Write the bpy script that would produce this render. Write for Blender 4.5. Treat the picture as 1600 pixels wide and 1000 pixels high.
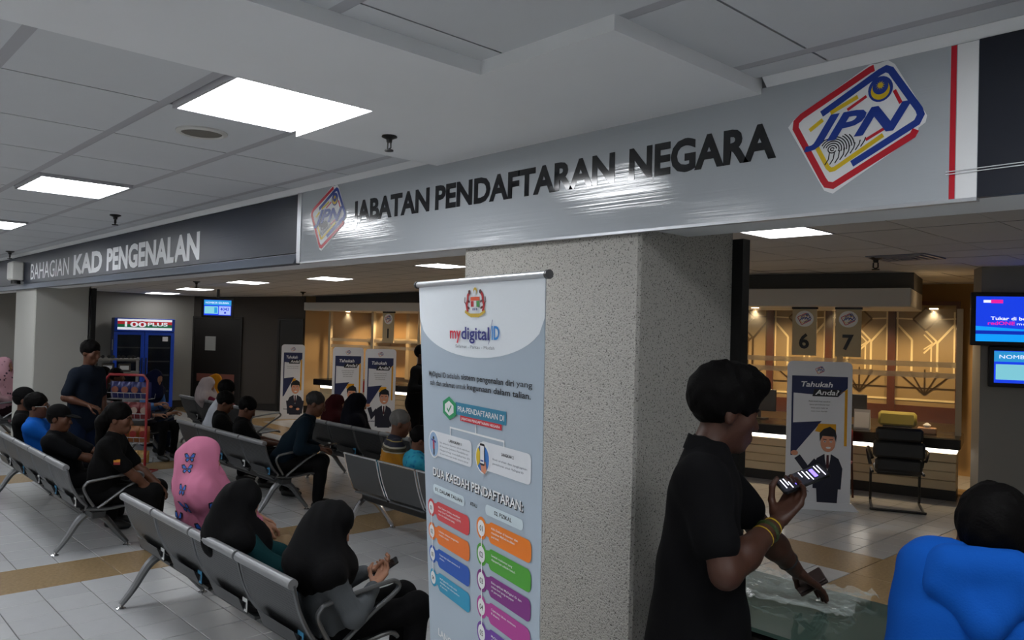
import bpy, bmesh, math, random
import numpy as np
from mathutils import Vector, Matrix
random.seed(7); np.random.seed(7)
for o in list(bpy.data.objects): bpy.data.objects.remove(o)
SC = bpy.context.scene
COL = SC.collection
PI = math.pi

# ------------------------------------------------------------------ camera
CAMZ = 1.95
cd = bpy.data.cameras.new('camera'); cam = bpy.data.objects.new('camera', cd); COL.objects.link(cam)
cd.sensor_width = 36.0; cd.lens = 27.92; cd.clip_start = .02
_r = Matrix(((0.681856, 0.730961, 0.027704), (0.006689, 0.031642, -0.999477), (-0.731456, 0.681685, 0.016686)))
# rows: image right, image down, view direction in world axes
cam.matrix_world = Matrix.Translation((0, 0, CAMZ)) @ Matrix((_r[0], -_r[1], -_r[2])).transposed().to_4x4()
SC.camera = cam

# ------------------------------------------------------------------ world, exposure
w = bpy.data.worlds.new('world'); SC.world = w; w.use_nodes = True
w.node_tree.nodes['Background'].inputs[0].default_value = (.55, .6, .68, 1)
w.node_tree.nodes['Background'].inputs[1].default_value = .03
vs = SC.view_settings
vs.view_transform = 'Standard'; vs.look = 'None'; vs.gamma = 1; vs.use_curve_mapping = False
vs.exposure = 1.05
PANEL_STRENGTH = 9.0        # ceiling light panels
WARM_W = 30.0               # counter downlights (W)

# ------------------------------------------------------------------ materials
def lin(c):
    out = []
    for v in c[:3]:
        v = v / 255.0
        out.append(v / 12.92 if v <= .04045 else ((v + .055) / 1.055) ** 2.4)
    return (*out, 1)
MATS = {}
def M(name, col=(128, 128, 128), rough=.5, metal=0., emit=0., spec=.5, bump=0., bscale=40., vary=0., vscale=6., trans=0., alpha=1., coat=0.):
    if name in MATS: return MATS[name]
    m = bpy.data.materials.new(name); m.use_nodes = True
    nt = m.node_tree; b = nt.nodes['Principled BSDF']
    c = lin(col)
    b.inputs['Base Color'].default_value = c
    b.inputs['Roughness'].default_value = rough
    b.inputs['Metallic'].default_value = metal
    b.inputs['Specular IOR Level'].default_value = spec
    if trans: b.inputs['Transmission Weight'].default_value = trans
    if alpha < 1: b.inputs['Alpha'].default_value = alpha
    if coat: b.inputs['Coat Weight'].default_value = coat; b.inputs['Coat Roughness'].default_value = .08
    if emit:
        b.inputs['Emission Color'].default_value = c; b.inputs['Emission Strength'].default_value = emit
    if bump or vary:
        tc = nt.nodes.new('ShaderNodeTexCoord')
    if bump:
        n = nt.nodes.new('ShaderNodeTexNoise'); n.inputs['Scale'].default_value = bscale; n.inputs['Detail'].default_value = 3
        bp = nt.nodes.new('ShaderNodeBump'); bp.inputs['Strength'].default_value = bump; bp.inputs['Distance'].default_value = .01
        nt.links.new(tc.outputs['Object'], n.inputs['Vector']); nt.links.new(n.outputs['Fac'], bp.inputs['Height'])
        nt.links.new(bp.outputs['Normal'], b.inputs['Normal'])
    if vary:
        n = nt.nodes.new('ShaderNodeTexNoise'); n.inputs['Scale'].default_value = vscale; n.inputs['Detail'].default_value = 4
        nt.links.new(tc.outputs['Object'], n.inputs['Vector'])
        mx = nt.nodes.new('ShaderNodeMix'); mx.data_type = 'RGBA'
        mx.inputs['A'].default_value = tuple(v * (1 - vary) for v in c[:3]) + (1,)
        mx.inputs['B'].default_value = tuple(min(1, v * (1 + vary)) for v in c[:3]) + (1,)
        nt.links.new(n.outputs['Fac'], mx.inputs['Factor']); nt.links.new(mx.outputs['Result'], b.inputs['Base Color'])
    MATS[name] = m
    return m

def nodes_of(m): return m.node_tree, m.node_tree.nodes['Principled BSDF']

def mat_terrazzo():
    m = M('pillar_terrazzo', (160, 158, 152), .8)
    nt, b = nodes_of(m)
    tc = nt.nodes.new('ShaderNodeTexCoord')
    v = nt.nodes.new('ShaderNodeTexVoronoi'); v.inputs['Scale'].default_value = 130
    n = nt.nodes.new('ShaderNodeTexNoise'); n.inputs['Scale'].default_value = 95; n.inputs['Detail'].default_value = 2
    nt.links.new(tc.outputs['Object'], v.inputs['Vector']); nt.links.new(tc.outputs['Object'], n.inputs['Vector'])
    add = nt.nodes.new('ShaderNodeMath'); add.operation = 'ADD'
    mul = nt.nodes.new('ShaderNodeMath'); mul.operation = 'MULTIPLY'; mul.inputs[1].default_value = 1.1
    nt.links.new(n.outputs['Fac'], mul.inputs[0]); nt.links.new(v.outputs['Distance'], add.inputs[0]); nt.links.new(mul.outputs[0], add.inputs[1])
    r = nt.nodes.new('ShaderNodeValToRGB')
    e = r.color_ramp.elements
    e[0].position = .66; e[0].color = lin((84, 82, 78)); e[1].position = .80; e[1].color = lin((156, 154, 149))
    x = e.new(1.0); x.color = lin((178, 176, 170))
    nt.links.new(add.outputs[0], r.inputs['Fac']); nt.links.new(r.outputs['Color'], b.inputs['Base Color'])
    bp = nt.nodes.new('ShaderNodeBump'); bp.inputs['Strength'].default_value = .5; bp.inputs['Distance'].default_value = .006
    nt.links.new(add.outputs[0], bp.inputs['Height']); nt.links.new(bp.outputs['Normal'], b.inputs['Normal'])
    return m

def mat_perforated():
    m = M('perforated_steel', (78, 80, 82), .45, .7)
    nt, b = nodes_of(m)
    tc = nt.nodes.new('ShaderNodeTexCoord')
    s = nt.nodes.new('ShaderNodeVectorMath'); s.operation = 'MULTIPLY'; s.inputs[1].default_value = (70, 70, 70)
    fr = nt.nodes.new('ShaderNodeVectorMath'); fr.operation = 'FRACTION'
    sx = nt.nodes.new('ShaderNodeSeparateXYZ')
    nt.links.new(tc.outputs['Object'], s.inputs[0]); nt.links.new(s.outputs[0], fr.inputs[0]); nt.links.new(fr.outputs[0], sx.inputs[0])
    def sub(o):
        a = nt.nodes.new('ShaderNodeMath'); a.operation = 'SUBTRACT'; a.inputs[1].default_value = .5; nt.links.new(o, a.inputs[0])
        q = nt.nodes.new('ShaderNodeMath'); q.operation = 'MULTIPLY'; nt.links.new(a.outputs[0], q.inputs[0]); nt.links.new(a.outputs[0], q.inputs[1])
        return q.outputs[0]
    ad = nt.nodes.new('ShaderNodeMath'); ad.operation = 'ADD'; nt.links.new(sub(sx.outputs['X']), ad.inputs[0]); nt.links.new(sub(sx.outputs['Z']), ad.inputs[1])
    lt = nt.nodes.new('ShaderNodeMath'); lt.operation = 'LESS_THAN'; lt.inputs[1].default_value = .075; nt.links.new(ad.outputs[0], lt.inputs[0])
    mx = nt.nodes.new('ShaderNodeMix'); mx.data_type = 'RGBA'
    mx.inputs['A'].default_value = lin((78, 80, 82)); mx.inputs['B'].default_value = lin((20, 20, 21))
    nt.links.new(lt.outputs[0], mx.inputs['Factor']); nt.links.new(mx.outputs['Result'], b.inputs['Base Color'])
    return m

def mat_sign(name, col, rough=.16, spec=.75):
    # sheet print with fine horizontal ridges
    m = M(name, col, rough, 0, spec=spec)
    nt, b = nodes_of(m)
    tc = nt.nodes.new('ShaderNodeTexCoord')
    mp = nt.nodes.new('ShaderNodeMapping'); mp.inputs['Scale'].default_value = (1.0, 1, 110)
    nt.links.new(tc.outputs['Object'], mp.inputs['Vector'])
    n = nt.nodes.new('ShaderNodeTexNoise'); n.inputs['Scale'].default_value = 1.0; n.inputs['Detail'].default_value = 2
    nt.links.new(mp.outputs[0], n.inputs['Vector'])
    bp = nt.nodes.new('ShaderNodeBump'); bp.inputs['Strength'].default_value = .07; bp.inputs['Distance'].default_value = .01
    nt.links.new(n.outputs['Fac'], bp.inputs['Height']); nt.links.new(bp.outputs['Normal'], b.inputs['Normal'])
    return m

def mat_tile(name, col, rough, var=.06):
    m = M(name, col, rough, 0, spec=.5)
    nt, b = nodes_of(m)
    oi = nt.nodes.new('ShaderNodeObjectInfo'); tc = nt.nodes.new('ShaderNodeTexCoord')
    n = nt.nodes.new('ShaderNodeTexNoise'); n.inputs['Scale'].default_value = 9; n.inputs['Detail'].default_value = 5
    nt.links.new(tc.outputs['Object'], n.inputs['Vector'])
    a = nt.nodes.new('ShaderNodeMath'); a.operation = 'ADD'; nt.links.new(oi.outputs['Random'], a.inputs[0]); nt.links.new(n.outputs['Fac'], a.inputs[1])
    r = nt.nodes.new('ShaderNodeMapRange'); r.inputs['From Min'].default_value = .3; r.inputs['From Max'].default_value = 1.7
    nt.links.new(a.outputs[0], r.inputs['Value'])
    mx = nt.nodes.new('ShaderNodeMix'); mx.data_type = 'RGBA'; c = lin(col)
    mx.inputs['A'].default_value = tuple(v * (1 - var) for v in c[:3]) + (1,); mx.inputs['B'].default_value = tuple(min(1, v * (1 + var)) for v in c[:3]) + (1,)
    nt.links.new(r.outputs[0], mx.inputs['Factor']); nt.links.new(mx.outputs['Result'], b.inputs['Base Color'])
    return m

# ------------------------------------------------------------------ mesh collector
class MB:
    def __init__(s): s.v = []; s.f = []; s.m = []; s.mats = []
    def mi(s, mat):
        if mat not in s.mats: s.mats.append(mat)
        return s.mats.index(mat)
    def add(s, vs, fs, mat):
        o = len(s.v); s.v.extend([tuple(map(float, v)) for v in vs]); k = s.mi(mat)
        for f in fs: s.f.append(tuple(i + o for i in f)); s.m.append(k)
        return s
    def box(s, a, b, mat, bevel=0.):
        (x0, y0, z0), (x1, y1, z1) = [min(p, q) for p, q in zip(a, b)], [max(p, q) for p, q in zip(a, b)]
        if bevel <= 0:
            vs = [(x0, y0, z0), (x1, y0, z0), (x1, y1, z0), (x0, y1, z0), (x0, y0, z1), (x1, y0, z1), (x1, y1, z1), (x0, y1, z1)]
            return s.add(vs, [(3, 2, 1, 0), (4, 5, 6, 7), (0, 1, 5, 4), (1, 2, 6, 5), (2, 3, 7, 6), (3, 0, 4, 7)], mat)
        e = bevel
        pr = [(x0 + e, y0), (x1 - e, y0), (x1, y0 + e), (x1, y1 - e), (x1 - e, y1), (x0 + e, y1), (x0, y1 - e), (x0, y0 + e)]
        pi = [(min(max(x, x0 + e), x1 - e), min(max(y, y0 + e), y1 - e)) for x, y in pr]
        rings = [[(x, y, z0) for x, y in pi], [(x, y, z0 + e) for x, y in pr], [(x, y, z1 - e) for x, y in pr], [(x, y, z1) for x, y in pi]]
        return s.loft(rings, mat)
    def loft(s, rings, mat, cap=True, closed=True):
        n = len(rings[0]); vs = [p for r in rings for p in r]; fs = []
        for k in range(len(rings) - 1):
            for i in range(n if closed else n - 1):
                j = (i + 1) % n; fs.append((k * n + i, k * n + j, (k + 1) * n + j, (k + 1) * n + i))
        if cap:
            fs.append(tuple(range(n - 1, -1, -1))); fs.append(tuple((len(rings) - 1) * n + i for i in range(n)))
        return s.add(vs, fs, mat)
    def tube(s, pts, r, mat, n=8, cap=True, closed=False):
        P = [Vector(p) for p in pts]; rs = r if isinstance(r, (list, tuple)) else [r] * len(P)
        rings = []; up = None
        for i, p in enumerate(P):
            if closed: d = P[(i + 1) % len(P)] - P[i - 1]
            else: d = P[min(i + 1, len(P) - 1)] - P[max(i - 1, 0)]
            d.normalize()
            if up is None: up = Vector((0, 0, 1)) if abs(d.z) < .9 else Vector((1, 0, 0))
            a = d.cross(up)
            if a.length < 1e-4: a = d.cross(Vector((.3, 1, .2)))
            a.normalize(); b = a.cross(d).normalized(); up = b
            rings.append([tuple(p + (a * math.cos(t) + b * math.sin(t)) * rs[i]) for t in [2 * PI * k / n for k in range(n)]])
        if closed: rings.append(rings[0]); cap = False
        return s.loft(rings, mat, cap)
    def cyl(s, c, r, h, mat, n=16, r2=None):
        r2 = r if r2 is None else r2; x, y, z = c
        return s.loft([[(x + q * math.cos(t), y + q * math.sin(t), zz) for t in [2 * PI * k / n for k in range(n)]] for q, zz in ((r, z), (r2, z + h))], mat)
    def lathe(s, c, prof, mat, n=20):
        x, y, z = c
        return s.loft([[(x + r * math.cos(t), y + r * math.sin(t), z + h) for t in [2 * PI * k / n for k in range(n)]] for r, h in prof], mat)
    def sphere(s, c, r, mat, n=10, m=6):
        rr = r if isinstance(r, (tuple, list)) else (r, r, r)
        rings = []
        for j in range(m + 1):
            a = -PI / 2 + PI * j / m; q = max(math.cos(a), .02)
            rings.append([(c[0] + rr[0] * q * math.cos(2 * PI * k / n), c[1] + rr[1] * q * math.sin(2 * PI * k / n), c[2] + rr[2] * math.sin(a)) for k in range(n)])
        return s.loft(rings, mat)
    def prism(s, poly, d0, d1, mat, axis='y'):
        # poly in 2D, extruded along an axis between d0 and d1
        f = {'y': lambda p, d: (p[0], d, p[1]), 'x': lambda p, d: (d, p[0], p[1]), 'z': lambda p, d: (p[0], p[1], d)}[axis]
        return s.loft([[f(p, d0) for p in poly], [f(p, d1) for p in poly]], mat)
    def xform(s, mtx):
        s.v = [tuple(mtx @ Vector(v)) for v in s.v]; return s
    def mesh(s, name):
        me = bpy.data.meshes.new(name); me.from_pydata(s.v, [], s.f)
        for m in s.mats: me.materials.append(m)
        if len(s.mats) > 1: me.polygons.foreach_set('material_index', s.m)
        me.update(); return me
    def build(s, name, parent=None, smooth=False, label=None, fix=True, loc=None):
        me = s.mesh(name)
        if fix:
            bm = bmesh.new(); bm.from_mesh(me); bmesh.ops.recalc_face_normals(bm, faces=bm.faces); bm.to_mesh(me); bm.free()
        if smooth:
            me.polygons.foreach_set('use_smooth', [True] * len(me.polygons))
            me.set_sharp_from_angle(angle=math.radians(40))
        return link(name, me, parent, label, loc)

def link(name, me, parent=None, label=None, loc=None):
    o = bpy.data.objects.new(name, me); COL.objects.link(o)
    if parent: o.parent = parent
    if label: o['label'] = label
    if loc: o.location = loc
    return o
def tag(o, label=None, cat=None, group=None, kind=None):
    if label: o['label'] = label
    if cat: o['category'] = cat
    if group: o['group'] = group
    if kind: o['kind'] = kind
    return o
def thing(name, label, cat, loc=(0, 0, 0), rz=0., group=None):
    o = bpy.data.objects.new(name, None); COL.objects.link(o); o.empty_display_size = .1
    o.location = loc; o.rotation_euler = (0, 0, rz)
    return tag(o, label, cat, group)
def struct(o): o['kind'] = 'structure'; return o
def copy_tree(o, parent=None):
    c = o.copy(); COL.objects.link(c); c.parent = parent
    for ch in list(o.children): copy_tree(ch, c)
    return c
def rrect(x0, y0, x1, y1, r, n=5):
    out = []
    for cx, cy, a0 in ((x1 - r, y1 - r, 0), (x0 + r, y1 - r, 90), (x0 + r, y0 + r, 180), (x1 - r, y0 + r, 270)):
        for k in range(n + 1):
            a = math.radians(a0 + 90 * k / n); out.append((cx + r * math.cos(a), cy + r * math.sin(a)))
    return out
def ell(cx, cy, rx, ry=None, n=24, a0=0, a1=360):
    ry = rx if ry is None else ry
    return [(cx + rx * math.cos(math.radians(a0 + (a1 - a0) * k / n)), cy + ry * math.sin(math.radians(a0 + (a1 - a0) * k / n))) for k in range(n + (0 if a1 - a0 == 360 else 1))]

# ------------------------------------------------------------------ flat print (lettering, posters)
_tc = {}
def text2d(s, bold=0., shear=0.):
    key = (s, bold, shear)
    if key in _tc: return _tc[key]
    c = bpy.data.curves.new('t', 'FONT'); c.body = s; c.size = 1; c.offset = bold; c.shear = shear; c.resolution_u = 3
    o = bpy.data.objects.new('t', c); COL.objects.link(o)
    dg = bpy.context.evaluated_depsgraph_get(); me = bpy.data.meshes.new_from_object(o.evaluated_get(dg))
    vs = [(v.co.x, v.co.y) for v in me.vertices]; fs = [tuple(p.vertices) for p in me.polygons]
    bpy.data.objects.remove(o); bpy.data.curves.remove(c); bpy.data.meshes.remove(me)
    _tc[key] = (vs, fs); return _tc[key]
def stroke2d(pts, wd):
    P = [Vector(p) for p in pts]; L = []; R = []
    for i, p in enumerate(P):
        d0 = (P[i] - P[i - 1]).normalized() if i else (P[1] - P[0]).normalized()
        d1 = (P[i + 1] - P[i]).normalized() if i < len(P) - 1 else d0
        t = (d0 + d1)
        t = t.normalized() if t.length > 1e-6 else d0
        nrm = Vector((-t.y, t.x)); k = 1 / max(.5, nrm.dot(Vector((-d0.y, d0.x))))
        L.append(p + nrm * wd / 2 * k); R.append(p - nrm * wd / 2 * k)
    n = len(P); vs = [tuple(v) for v in L] + [tuple(v) for v in R]
    return vs, [(i, i + 1, n + i + 1, n + i) for i in range(n - 1)]
class Print:
    """flat graphics laid on a surface; fmap(x, y, h) gives the 3D point h metres above it"""
    def __init__(s, fmap, h=.0015): s.f = fmap; s.h = h; s.mb = MB(); s.lay = 0
    def _add(s, vs, fs, mat, lay=None):
        h = s.h * (1 + .35 * (s.lay if lay is None else lay))
        s.mb.add([s.f(x, y, h) for x, y in vs], fs, mat)
        return s
    def poly(s, pts, mat, lay=None): return s._add(pts, [tuple(range(len(pts)))], mat, lay)
    def grid(s, x0, y0, x1, y1, mat, nx=1, ny=1, lay=None):
        vs = [(x0 + (x1 - x0) * i / nx, y0 + (y1 - y0) * j / ny) for j in range(ny + 1) for i in range(nx + 1)]
        return s._add(vs, [(j * (nx + 1) + i, j * (nx + 1) + i + 1, (j + 1) * (nx + 1) + i + 1, (j + 1) * (nx + 1) + i) for j in range(ny) for i in range(nx)], mat, lay)
    def stroke(s, pts, wd, mat, lay=None): return s._add(*stroke2d(pts, wd), mat, lay)
    def text(s, t, x0, y0, mat, x1=None, h=None, y1=None, bold=0., shear=0., align='l', lay=None):
        """baseline at y0; fitted to the box x0..x1 and cap height h (or up to y1)"""
        vs, fs = text2d(t, bold, shear)
        if not vs: return s
        xs = [v[0] for v in vs]; a, b = min(xs), max(xs); cap = .729
        hh = h if h is not None else abs(y1 - y0)
        sy = hh / cap; sgn = 1 if (y1 is None or y1 > y0) else -1
        if y1 is None: sgn = getattr(s, 'up', 1)
        sx = (x1 - x0) / (b - a) if x1 is not None else sy
        if align == 'c': x0 = x0 - sx * (b - a) / 2
        if align == 'r': x0 = x0 - sx * (b - a)
        return s._add([(x0 + (x - a) * sx, y0 + y * sy * sgn) for x, y in vs], fs, mat, lay)
    def build(s, name, parent, label=None):
        return s.mb.build(name, parent, label=label, fix=False) if s.mb.v else None
# ================================================================== the setting
ZC = 2.88                     # tile ceiling
ZP = 2.832                    # plaster bulkhead
YS = 2.575                    # sign plane
m_wall = M('wall_paint', (196, 195, 188), .8, vary=.04, vscale=2)
m_plaster = M('ceiling_plaster', (232, 235, 238), .85, vary=.03, vscale=3)
m_panel = mat_tile('ceiling_panel', (208, 212, 216), .8, .03)
m_rail = M('ceiling_rail', (176, 178, 184), .6)
m_joint = M('ceiling_void', (36, 36, 38), .9)
m_grout = M('grout', (92, 92, 90), .9)
m_tile = mat_tile('floor_tile', (182, 184, 186), .2, .07)
m_gran = M('brown_granite', (150, 128, 96), .26, vary=.28, vscale=40)
m_base = M('dark_skirting', (32, 29, 27), .5)
m_navy = mat_sign('navy_sheet', (40, 46, 60), .38, .3)
m_grey = mat_sign('grey_sheet', (176, 182, 188), .10)
m_alu = M('aluminium_trim', (196, 199, 204), .35, .7)
m_black = M('black_paint', (12, 12, 13), .45)
m_white = M('white_print', (236, 238, 240), .4)
m_ink = M('black_print', (14, 16, 24), .35)
m_chrome = M('chrome', (215, 215, 218), .12, 1.)
m_terr = mat_terrazzo()

def px_of(p):
    q = cam.matrix_world.inverted() @ Vector(p)
    if q.z > -.05: return None
    f = 1240.98
    return (800 + f * q.x / -q.z, 500 - f * q.y / -q.z)
def px_area(c, ex, ey):
    pts = [px_of((c[0] + sx * ex, c[1] + sy * ey, c[2])) for sx in (-1, 1) for sy in (-1, 1)]
    if any(p is None for p in pts): return 0
    cx = sum(p[0] for p in pts) / 4; cy = sum(p[1] for p in pts) / 4
    if not (-40 < cx < 1640 and -40 < cy < 1040): return 0
    xs = [p[0] for p in pts]; ys = [p[1] for p in pts]
    return (max(xs) - min(xs)) * (max(ys) - min(ys))

# ---- floor
floor = struct(MB().box((-19.2, -5.2, -.12), (6.2, 14, -.006), m_grout).build('floor'))
strips_x = [(-15.98, -15.36), (-11.58, -10.95), (-7.157, -6.55), (-2.95, -2.33), (1.67, 2.29)]
strips_y = [(6.75, 7.42), (11.3, 11.9)]
def fields(lo, hi, strips, pitch):
    out = []; a = lo
    for s0, s1 in strips + [(hi, hi)]:
        n = max(1, round((s0 - a) / pitch)); out += [(a + (s0 - a) * k / n, a + (s0 - a) * (k + 1) / n) for k in range(n)]; a = s1
    return out
fx = fields(-19.0, 6.0, strips_x, .30); fy = fields(-5.0, 13.8, strips_y, .2924)
tiles = sorted(((px_area(((a + b) / 2, (c + d) / 2, 0), (b - a) / 2, (d - c) / 2), a, b, c, d) for a, b in fx for c, d in fy), reverse=True)
tmesh = {}
def flat_piece(cache, w_, d_, th, mat, name, e=.004):
    k = (round(w_, 3), round(d_, 3))
    if k not in cache:
        x, y = w_ / 2, d_ / 2
        cache[k] = MB().loft([[(-x, -y, -th), (x, -y, -th), (x, y, -th), (-x, y, -th)], [(-x, -y, -e), (x, -y, -e), (x, y, -e), (-x, y, -e)],
                              [(-x + e, -y + e, 0), (x - e, -y + e, 0), (x - e, y - e, 0), (-x + e, y - e, 0)]], mat).mesh(name)
    return cache[k]
G = .0035
rest = MB()
for i, (ar, a, b, c, d) in enumerate(tiles):
    if i < 300 and ar > 60:
        link('floor_tile', flat_piece(tmesh, b - a - 2 * G, d - c - 2 * G, .02, m_tile, 'floor_tile', .002), floor, loc=((a + b) / 2, (c + d) / 2, random.uniform(-.0006, .0006)))
    else:
        z = 0
        rest.add([(a + G, c + G, z), (b - G, c + G, z), (b - G, d - G, z), (a + G, d - G, z)], [(0, 1, 2, 3)], m_tile)
o = rest.build('floor_tiling', floor, fix=False); o['kind'] = 'stuff'
smesh = {}
for s0, s1 in strips_x:
    for c, d in fields(-5, 13.8, strips_y, 1.2):
        link('granite_slab', flat_piece(smesh, s1 - s0 - .006, d - c - .006, .02, m_gran, 'granite_slab', .002), floor, loc=((s0 + s1) / 2, (c + d) / 2, 0))
for s0, s1 in strips_y:
    a = -19.0
    for c, d in fields(-19, 6, strips_x, 1.2) + strips_x:
        link('granite_slab', flat_piece(smesh, d - c - .006, s1 - s0 - .006, .02, m_gran, 'granite_slab', .002), floor, loc=((c + d) / 2, (s0 + s1) / 2, 0))

# ---- near ceiling: grid of panels between rails, plaster bulkhead above the pillar
ceiling = struct(MB().box((-19.2, -5.2, ZC + .03), (6.2, 3.0, ZC + .15), m_joint).build('ceiling'))
PX, PY = .745, .61
cx0, cy0 = -3.45, 1.18
m_light = M('light_panel', (250, 252, 255), .5, emit=PANEL_STRENGTH)
m_light_hall = M('hall_light_panel', (250, 250, 248), .5, emit=PANEL_STRENGTH * .55)
m_frame = M('light_frame', (190, 190, 196), .4)
xi = range(-21, 12); yi = range(-10, 3)
light_cells = {(k, 0) for k in range(-21, 12) if k % 4 == 0} | {(k, r) for k in range(-21, 12) if k % 4 == 3 for r in (-4, -8)}
pm = {}
def in_plaster(x, y): return (-2.74 < x < -2.07 and y < 1.75) or (-3.38 < x < -1.48 and y >= 1.7)
near_lights = []
for k in xi:
    for j in yi:
        x0, x1 = cx0 + k * PX, cx0 + (k + 1) * PX; y0, y1 = cy0 + j * PY, min(cy0 + (j + 1) * PY, YS - .02)
        if y1 - y0 < .05 or x1 > 6 or x0 < -19: continue
        c = ((x0 + x1) / 2, (y0 + y1) / 2)
        if -2.74 < x0 and x1 < -2.07 and y1 < 1.75: continue
        if (k, j) in light_cells: near_lights.append((x0, x1, y0, y1)); continue
        link('ceiling_panel', flat_piece(pm, x1 - x0 - .014, y1 - y0 - .05, -.02, m_panel, 'ceiling_panel', -.003), ceiling, loc=(c[0], c[1], ZC))
for j in list(yi) + [3]:
    y = cy0 + j * PY
    if y < YS: MB().box((-19, y - .023, ZC + .001), (6, y + .023, ZC + .02), m_rail).build('ceiling_rail', ceiling)
def light_thing(x0, x1, y0, y1, z, label, group, mat=None, dz=0.):
    cx, cy = (x0 + x1) / 2, (y0 + y1) / 2; hx, hy = (x1 - x0) / 2 - .012, (y1 - y0) / 2 - .03
    t = thing('ceiling_light', label, 'ceiling light', (cx, cy, z), 0, group)
    e = .014; f = MB()
    for a, b in (((-hx, -hy), (hx, -hy + e)), ((-hx, hy - e), (hx, hy)), ((-hx, -hy + e), (-hx + e, hy - e)), ((hx - e, -hy + e), (hx, hy - e))):
        f.box((a[0], a[1], -dz - .002), (b[0], b[1], .025), m_frame)
    f.build('frame', t)
    MB().box((-hx + e, -hy + e, .002 - dz), (hx - e, hy - e, .02), mat or m_light).build('diffuser', t)
    return t
pos = ['large square light panel nearest the plaster bulkhead, left of the sign', 'white light panel above the navy sign, second from the bulkhead', 'light panel cut by the left edge of the picture']
n = 0
for x0, x1, y0, y1 in sorted(near_lights, key=lambda q: -q[0]):
    vis = px_area(((x0 + x1) / 2, (y0 + y1) / 2, ZC), .3, .3)
    if vis and n < 3: lab = pos[n]; n += 1; g = None
    else: lab = 'recessed white light panel in the ceiling grid out of the picture'; g = 'ceiling lights outside the view'
    light_thing(x0, x1, y0, y1, ZC, lab, g, dz=.018)
bk = MB()
bk.prism([(-2.74, -5.1), (-2.07, -5.1), (-2.07, 1.75), (-1.48, 1.75), (-1.48, YS), (-3.38, YS), (-3.38, 1.75), (-2.74, 1.75)], ZP, ZC + .04, m_plaster, 'z')
struct(bk.build('trim_1'))

# ---- fascia bulkhead that carries the signs, pillars
struct(MB().box((-19, YS + .02, 2.395), (6, YS + .36, 3.0), m_plaster).build('trim_2'))
cv = MB().prism([(YS - .035, ZC + .001), (YS + .0, ZC - .03), (YS + .03, ZC - .03), (YS + .03, ZC + .03), (YS - .035, ZC + .03)], -19, -3.40, m_plaster, 'x')
cv.prism([(YS - .035, ZC + .001), (YS + .0, ZC - .03), (YS + .03, ZC - .03), (YS + .03, ZC + .03), (YS - .035, ZC + .03)], -1.46, 6, m_plaster, 'x')
struct(cv.build('trim_3'))
pil = MB().box((-3.165, 2.60, 0), (-2.03, 3.31, 2.6), m_terr, .012).build('pillar'); struct(pil)
pil['label'] = 'big square pillar of speckled pebble-dash behind the roll-up banner'
pil2 = MB().box((-13.42, 2.60, 0), (-12.25, 3.29, 2.6), M('pillar_paint', (168, 168, 163), .8), .012).build('pillar'); struct(pil2)
pil2['label'] = 'plain grey pillar under the left end of the navy sign'
m_post = M('black_post', (10, 10, 11), .35)
for x, y in ((-2.005, 3.33), (-12.21, 3.31)):
    p = MB().box((x - .03, y - .03, 0), (x + .03, y + .03, 2.42), m_post).box((x - .10, y - .05, 0), (x - .04, y + .02, 2.42), m_alu).build('trim_4'); struct(p)

# ---- hall beyond the fascia: ceiling falls gently towards the far left end
def hall_z(x): return ZC if x > -9 else ZC - .028 * (-9 - x)
hc = MB()
for a, b in ((6.2, -9), (-9, -19.4)):
    hc.add([(a, 2.9, hall_z(a) + .03), (b, 2.9, hall_z(b) + .03), (b, 14, hall_z(b) + .03), (a, 14, hall_z(a) + .03),
            (a, 2.9, hall_z(a) + .2), (b, 2.9, hall_z(b) + .2), (b, 14, hall_z(b) + .2), (a, 14, hall_z(a) + .2)],
           [(0, 1, 2, 3), (7, 6, 5, 4), (0, 4, 5, 1), (2, 6, 7, 3)], m_joint)
hall = struct(hc.build('ceiling'))
HL = [(-3.41, 6.6), (-8.95, 6.72), (-12.3, 6.72), (-13.7, 6.6), (-16.2, 6.45), (-18.2, 6.3), (2.0, 6.6), (-3.41, 3.9), (2, 10)]
hm_ = {}
P6 = .62
HL = [(-3.72 + (math.floor((a + 3.72) / P6) + .5) * P6, 2.95 + (math.floor((b - 2.95) / P6) + .5) * P6) for a, b in HL]
far = MB(); cells = []
P6 = .62
for i in range(-26, 15):
    for j in range(0, 18):
        x0 = -3.72 + i * P6; y0 = 2.95 + j * P6
        if x0 < -19.2 or x0 + P6 > 6 or y0 + P6 > 13.9: continue
        c = (x0 + P6 / 2, y0 + P6 / 2)
        if any(abs(c[0] - a) < .3 and abs(c[1] - b) < .3 for a, b in HL): continue
        cells.append((px_area((*c, hall_z(c[0])), .3, .3), *c))
cells.sort(reverse=True)
m_panel2 = mat_tile('hall_ceiling_panel', (206, 204, 200), .85, .05)
for i, (ar, x, y) in enumerate(cells):
    if i < 140 and ar > 100 and x > -8.6:
        link('ceiling_panel', flat_piece(hm_, P6 - .012, P6 - .012, -.02, m_panel2, 'ceiling_panel', -.003), hall, loc=(x, y, ZC + random.uniform(0, .004)))
    else:
        h = P6 / 2 - .006
        far.add([(x - h, y - h, hall_z(x - h)), (x + h, y - h, hall_z(x + h)), (x + h, y + h, hall_z(x + h)), (x - h, y + h, hall_z(x - h))], [(0, 1, 2, 3)], m_panel2)
o = far.build('ceiling_panelling', hall, fix=False); o['kind'] = 'stuff'
hl_lab = ['square light panel right of the speckled pillar over the counters', 'square light panel just left of the speckled pillar, largest of the row under the signs',
          'second hall light panel left of the speckled pillar', 'third hall light panel left of the speckled pillar', 'fourth hall light panel left of the speckled pillar',
          'farthest hall light panel, above the blue fridge']
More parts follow.
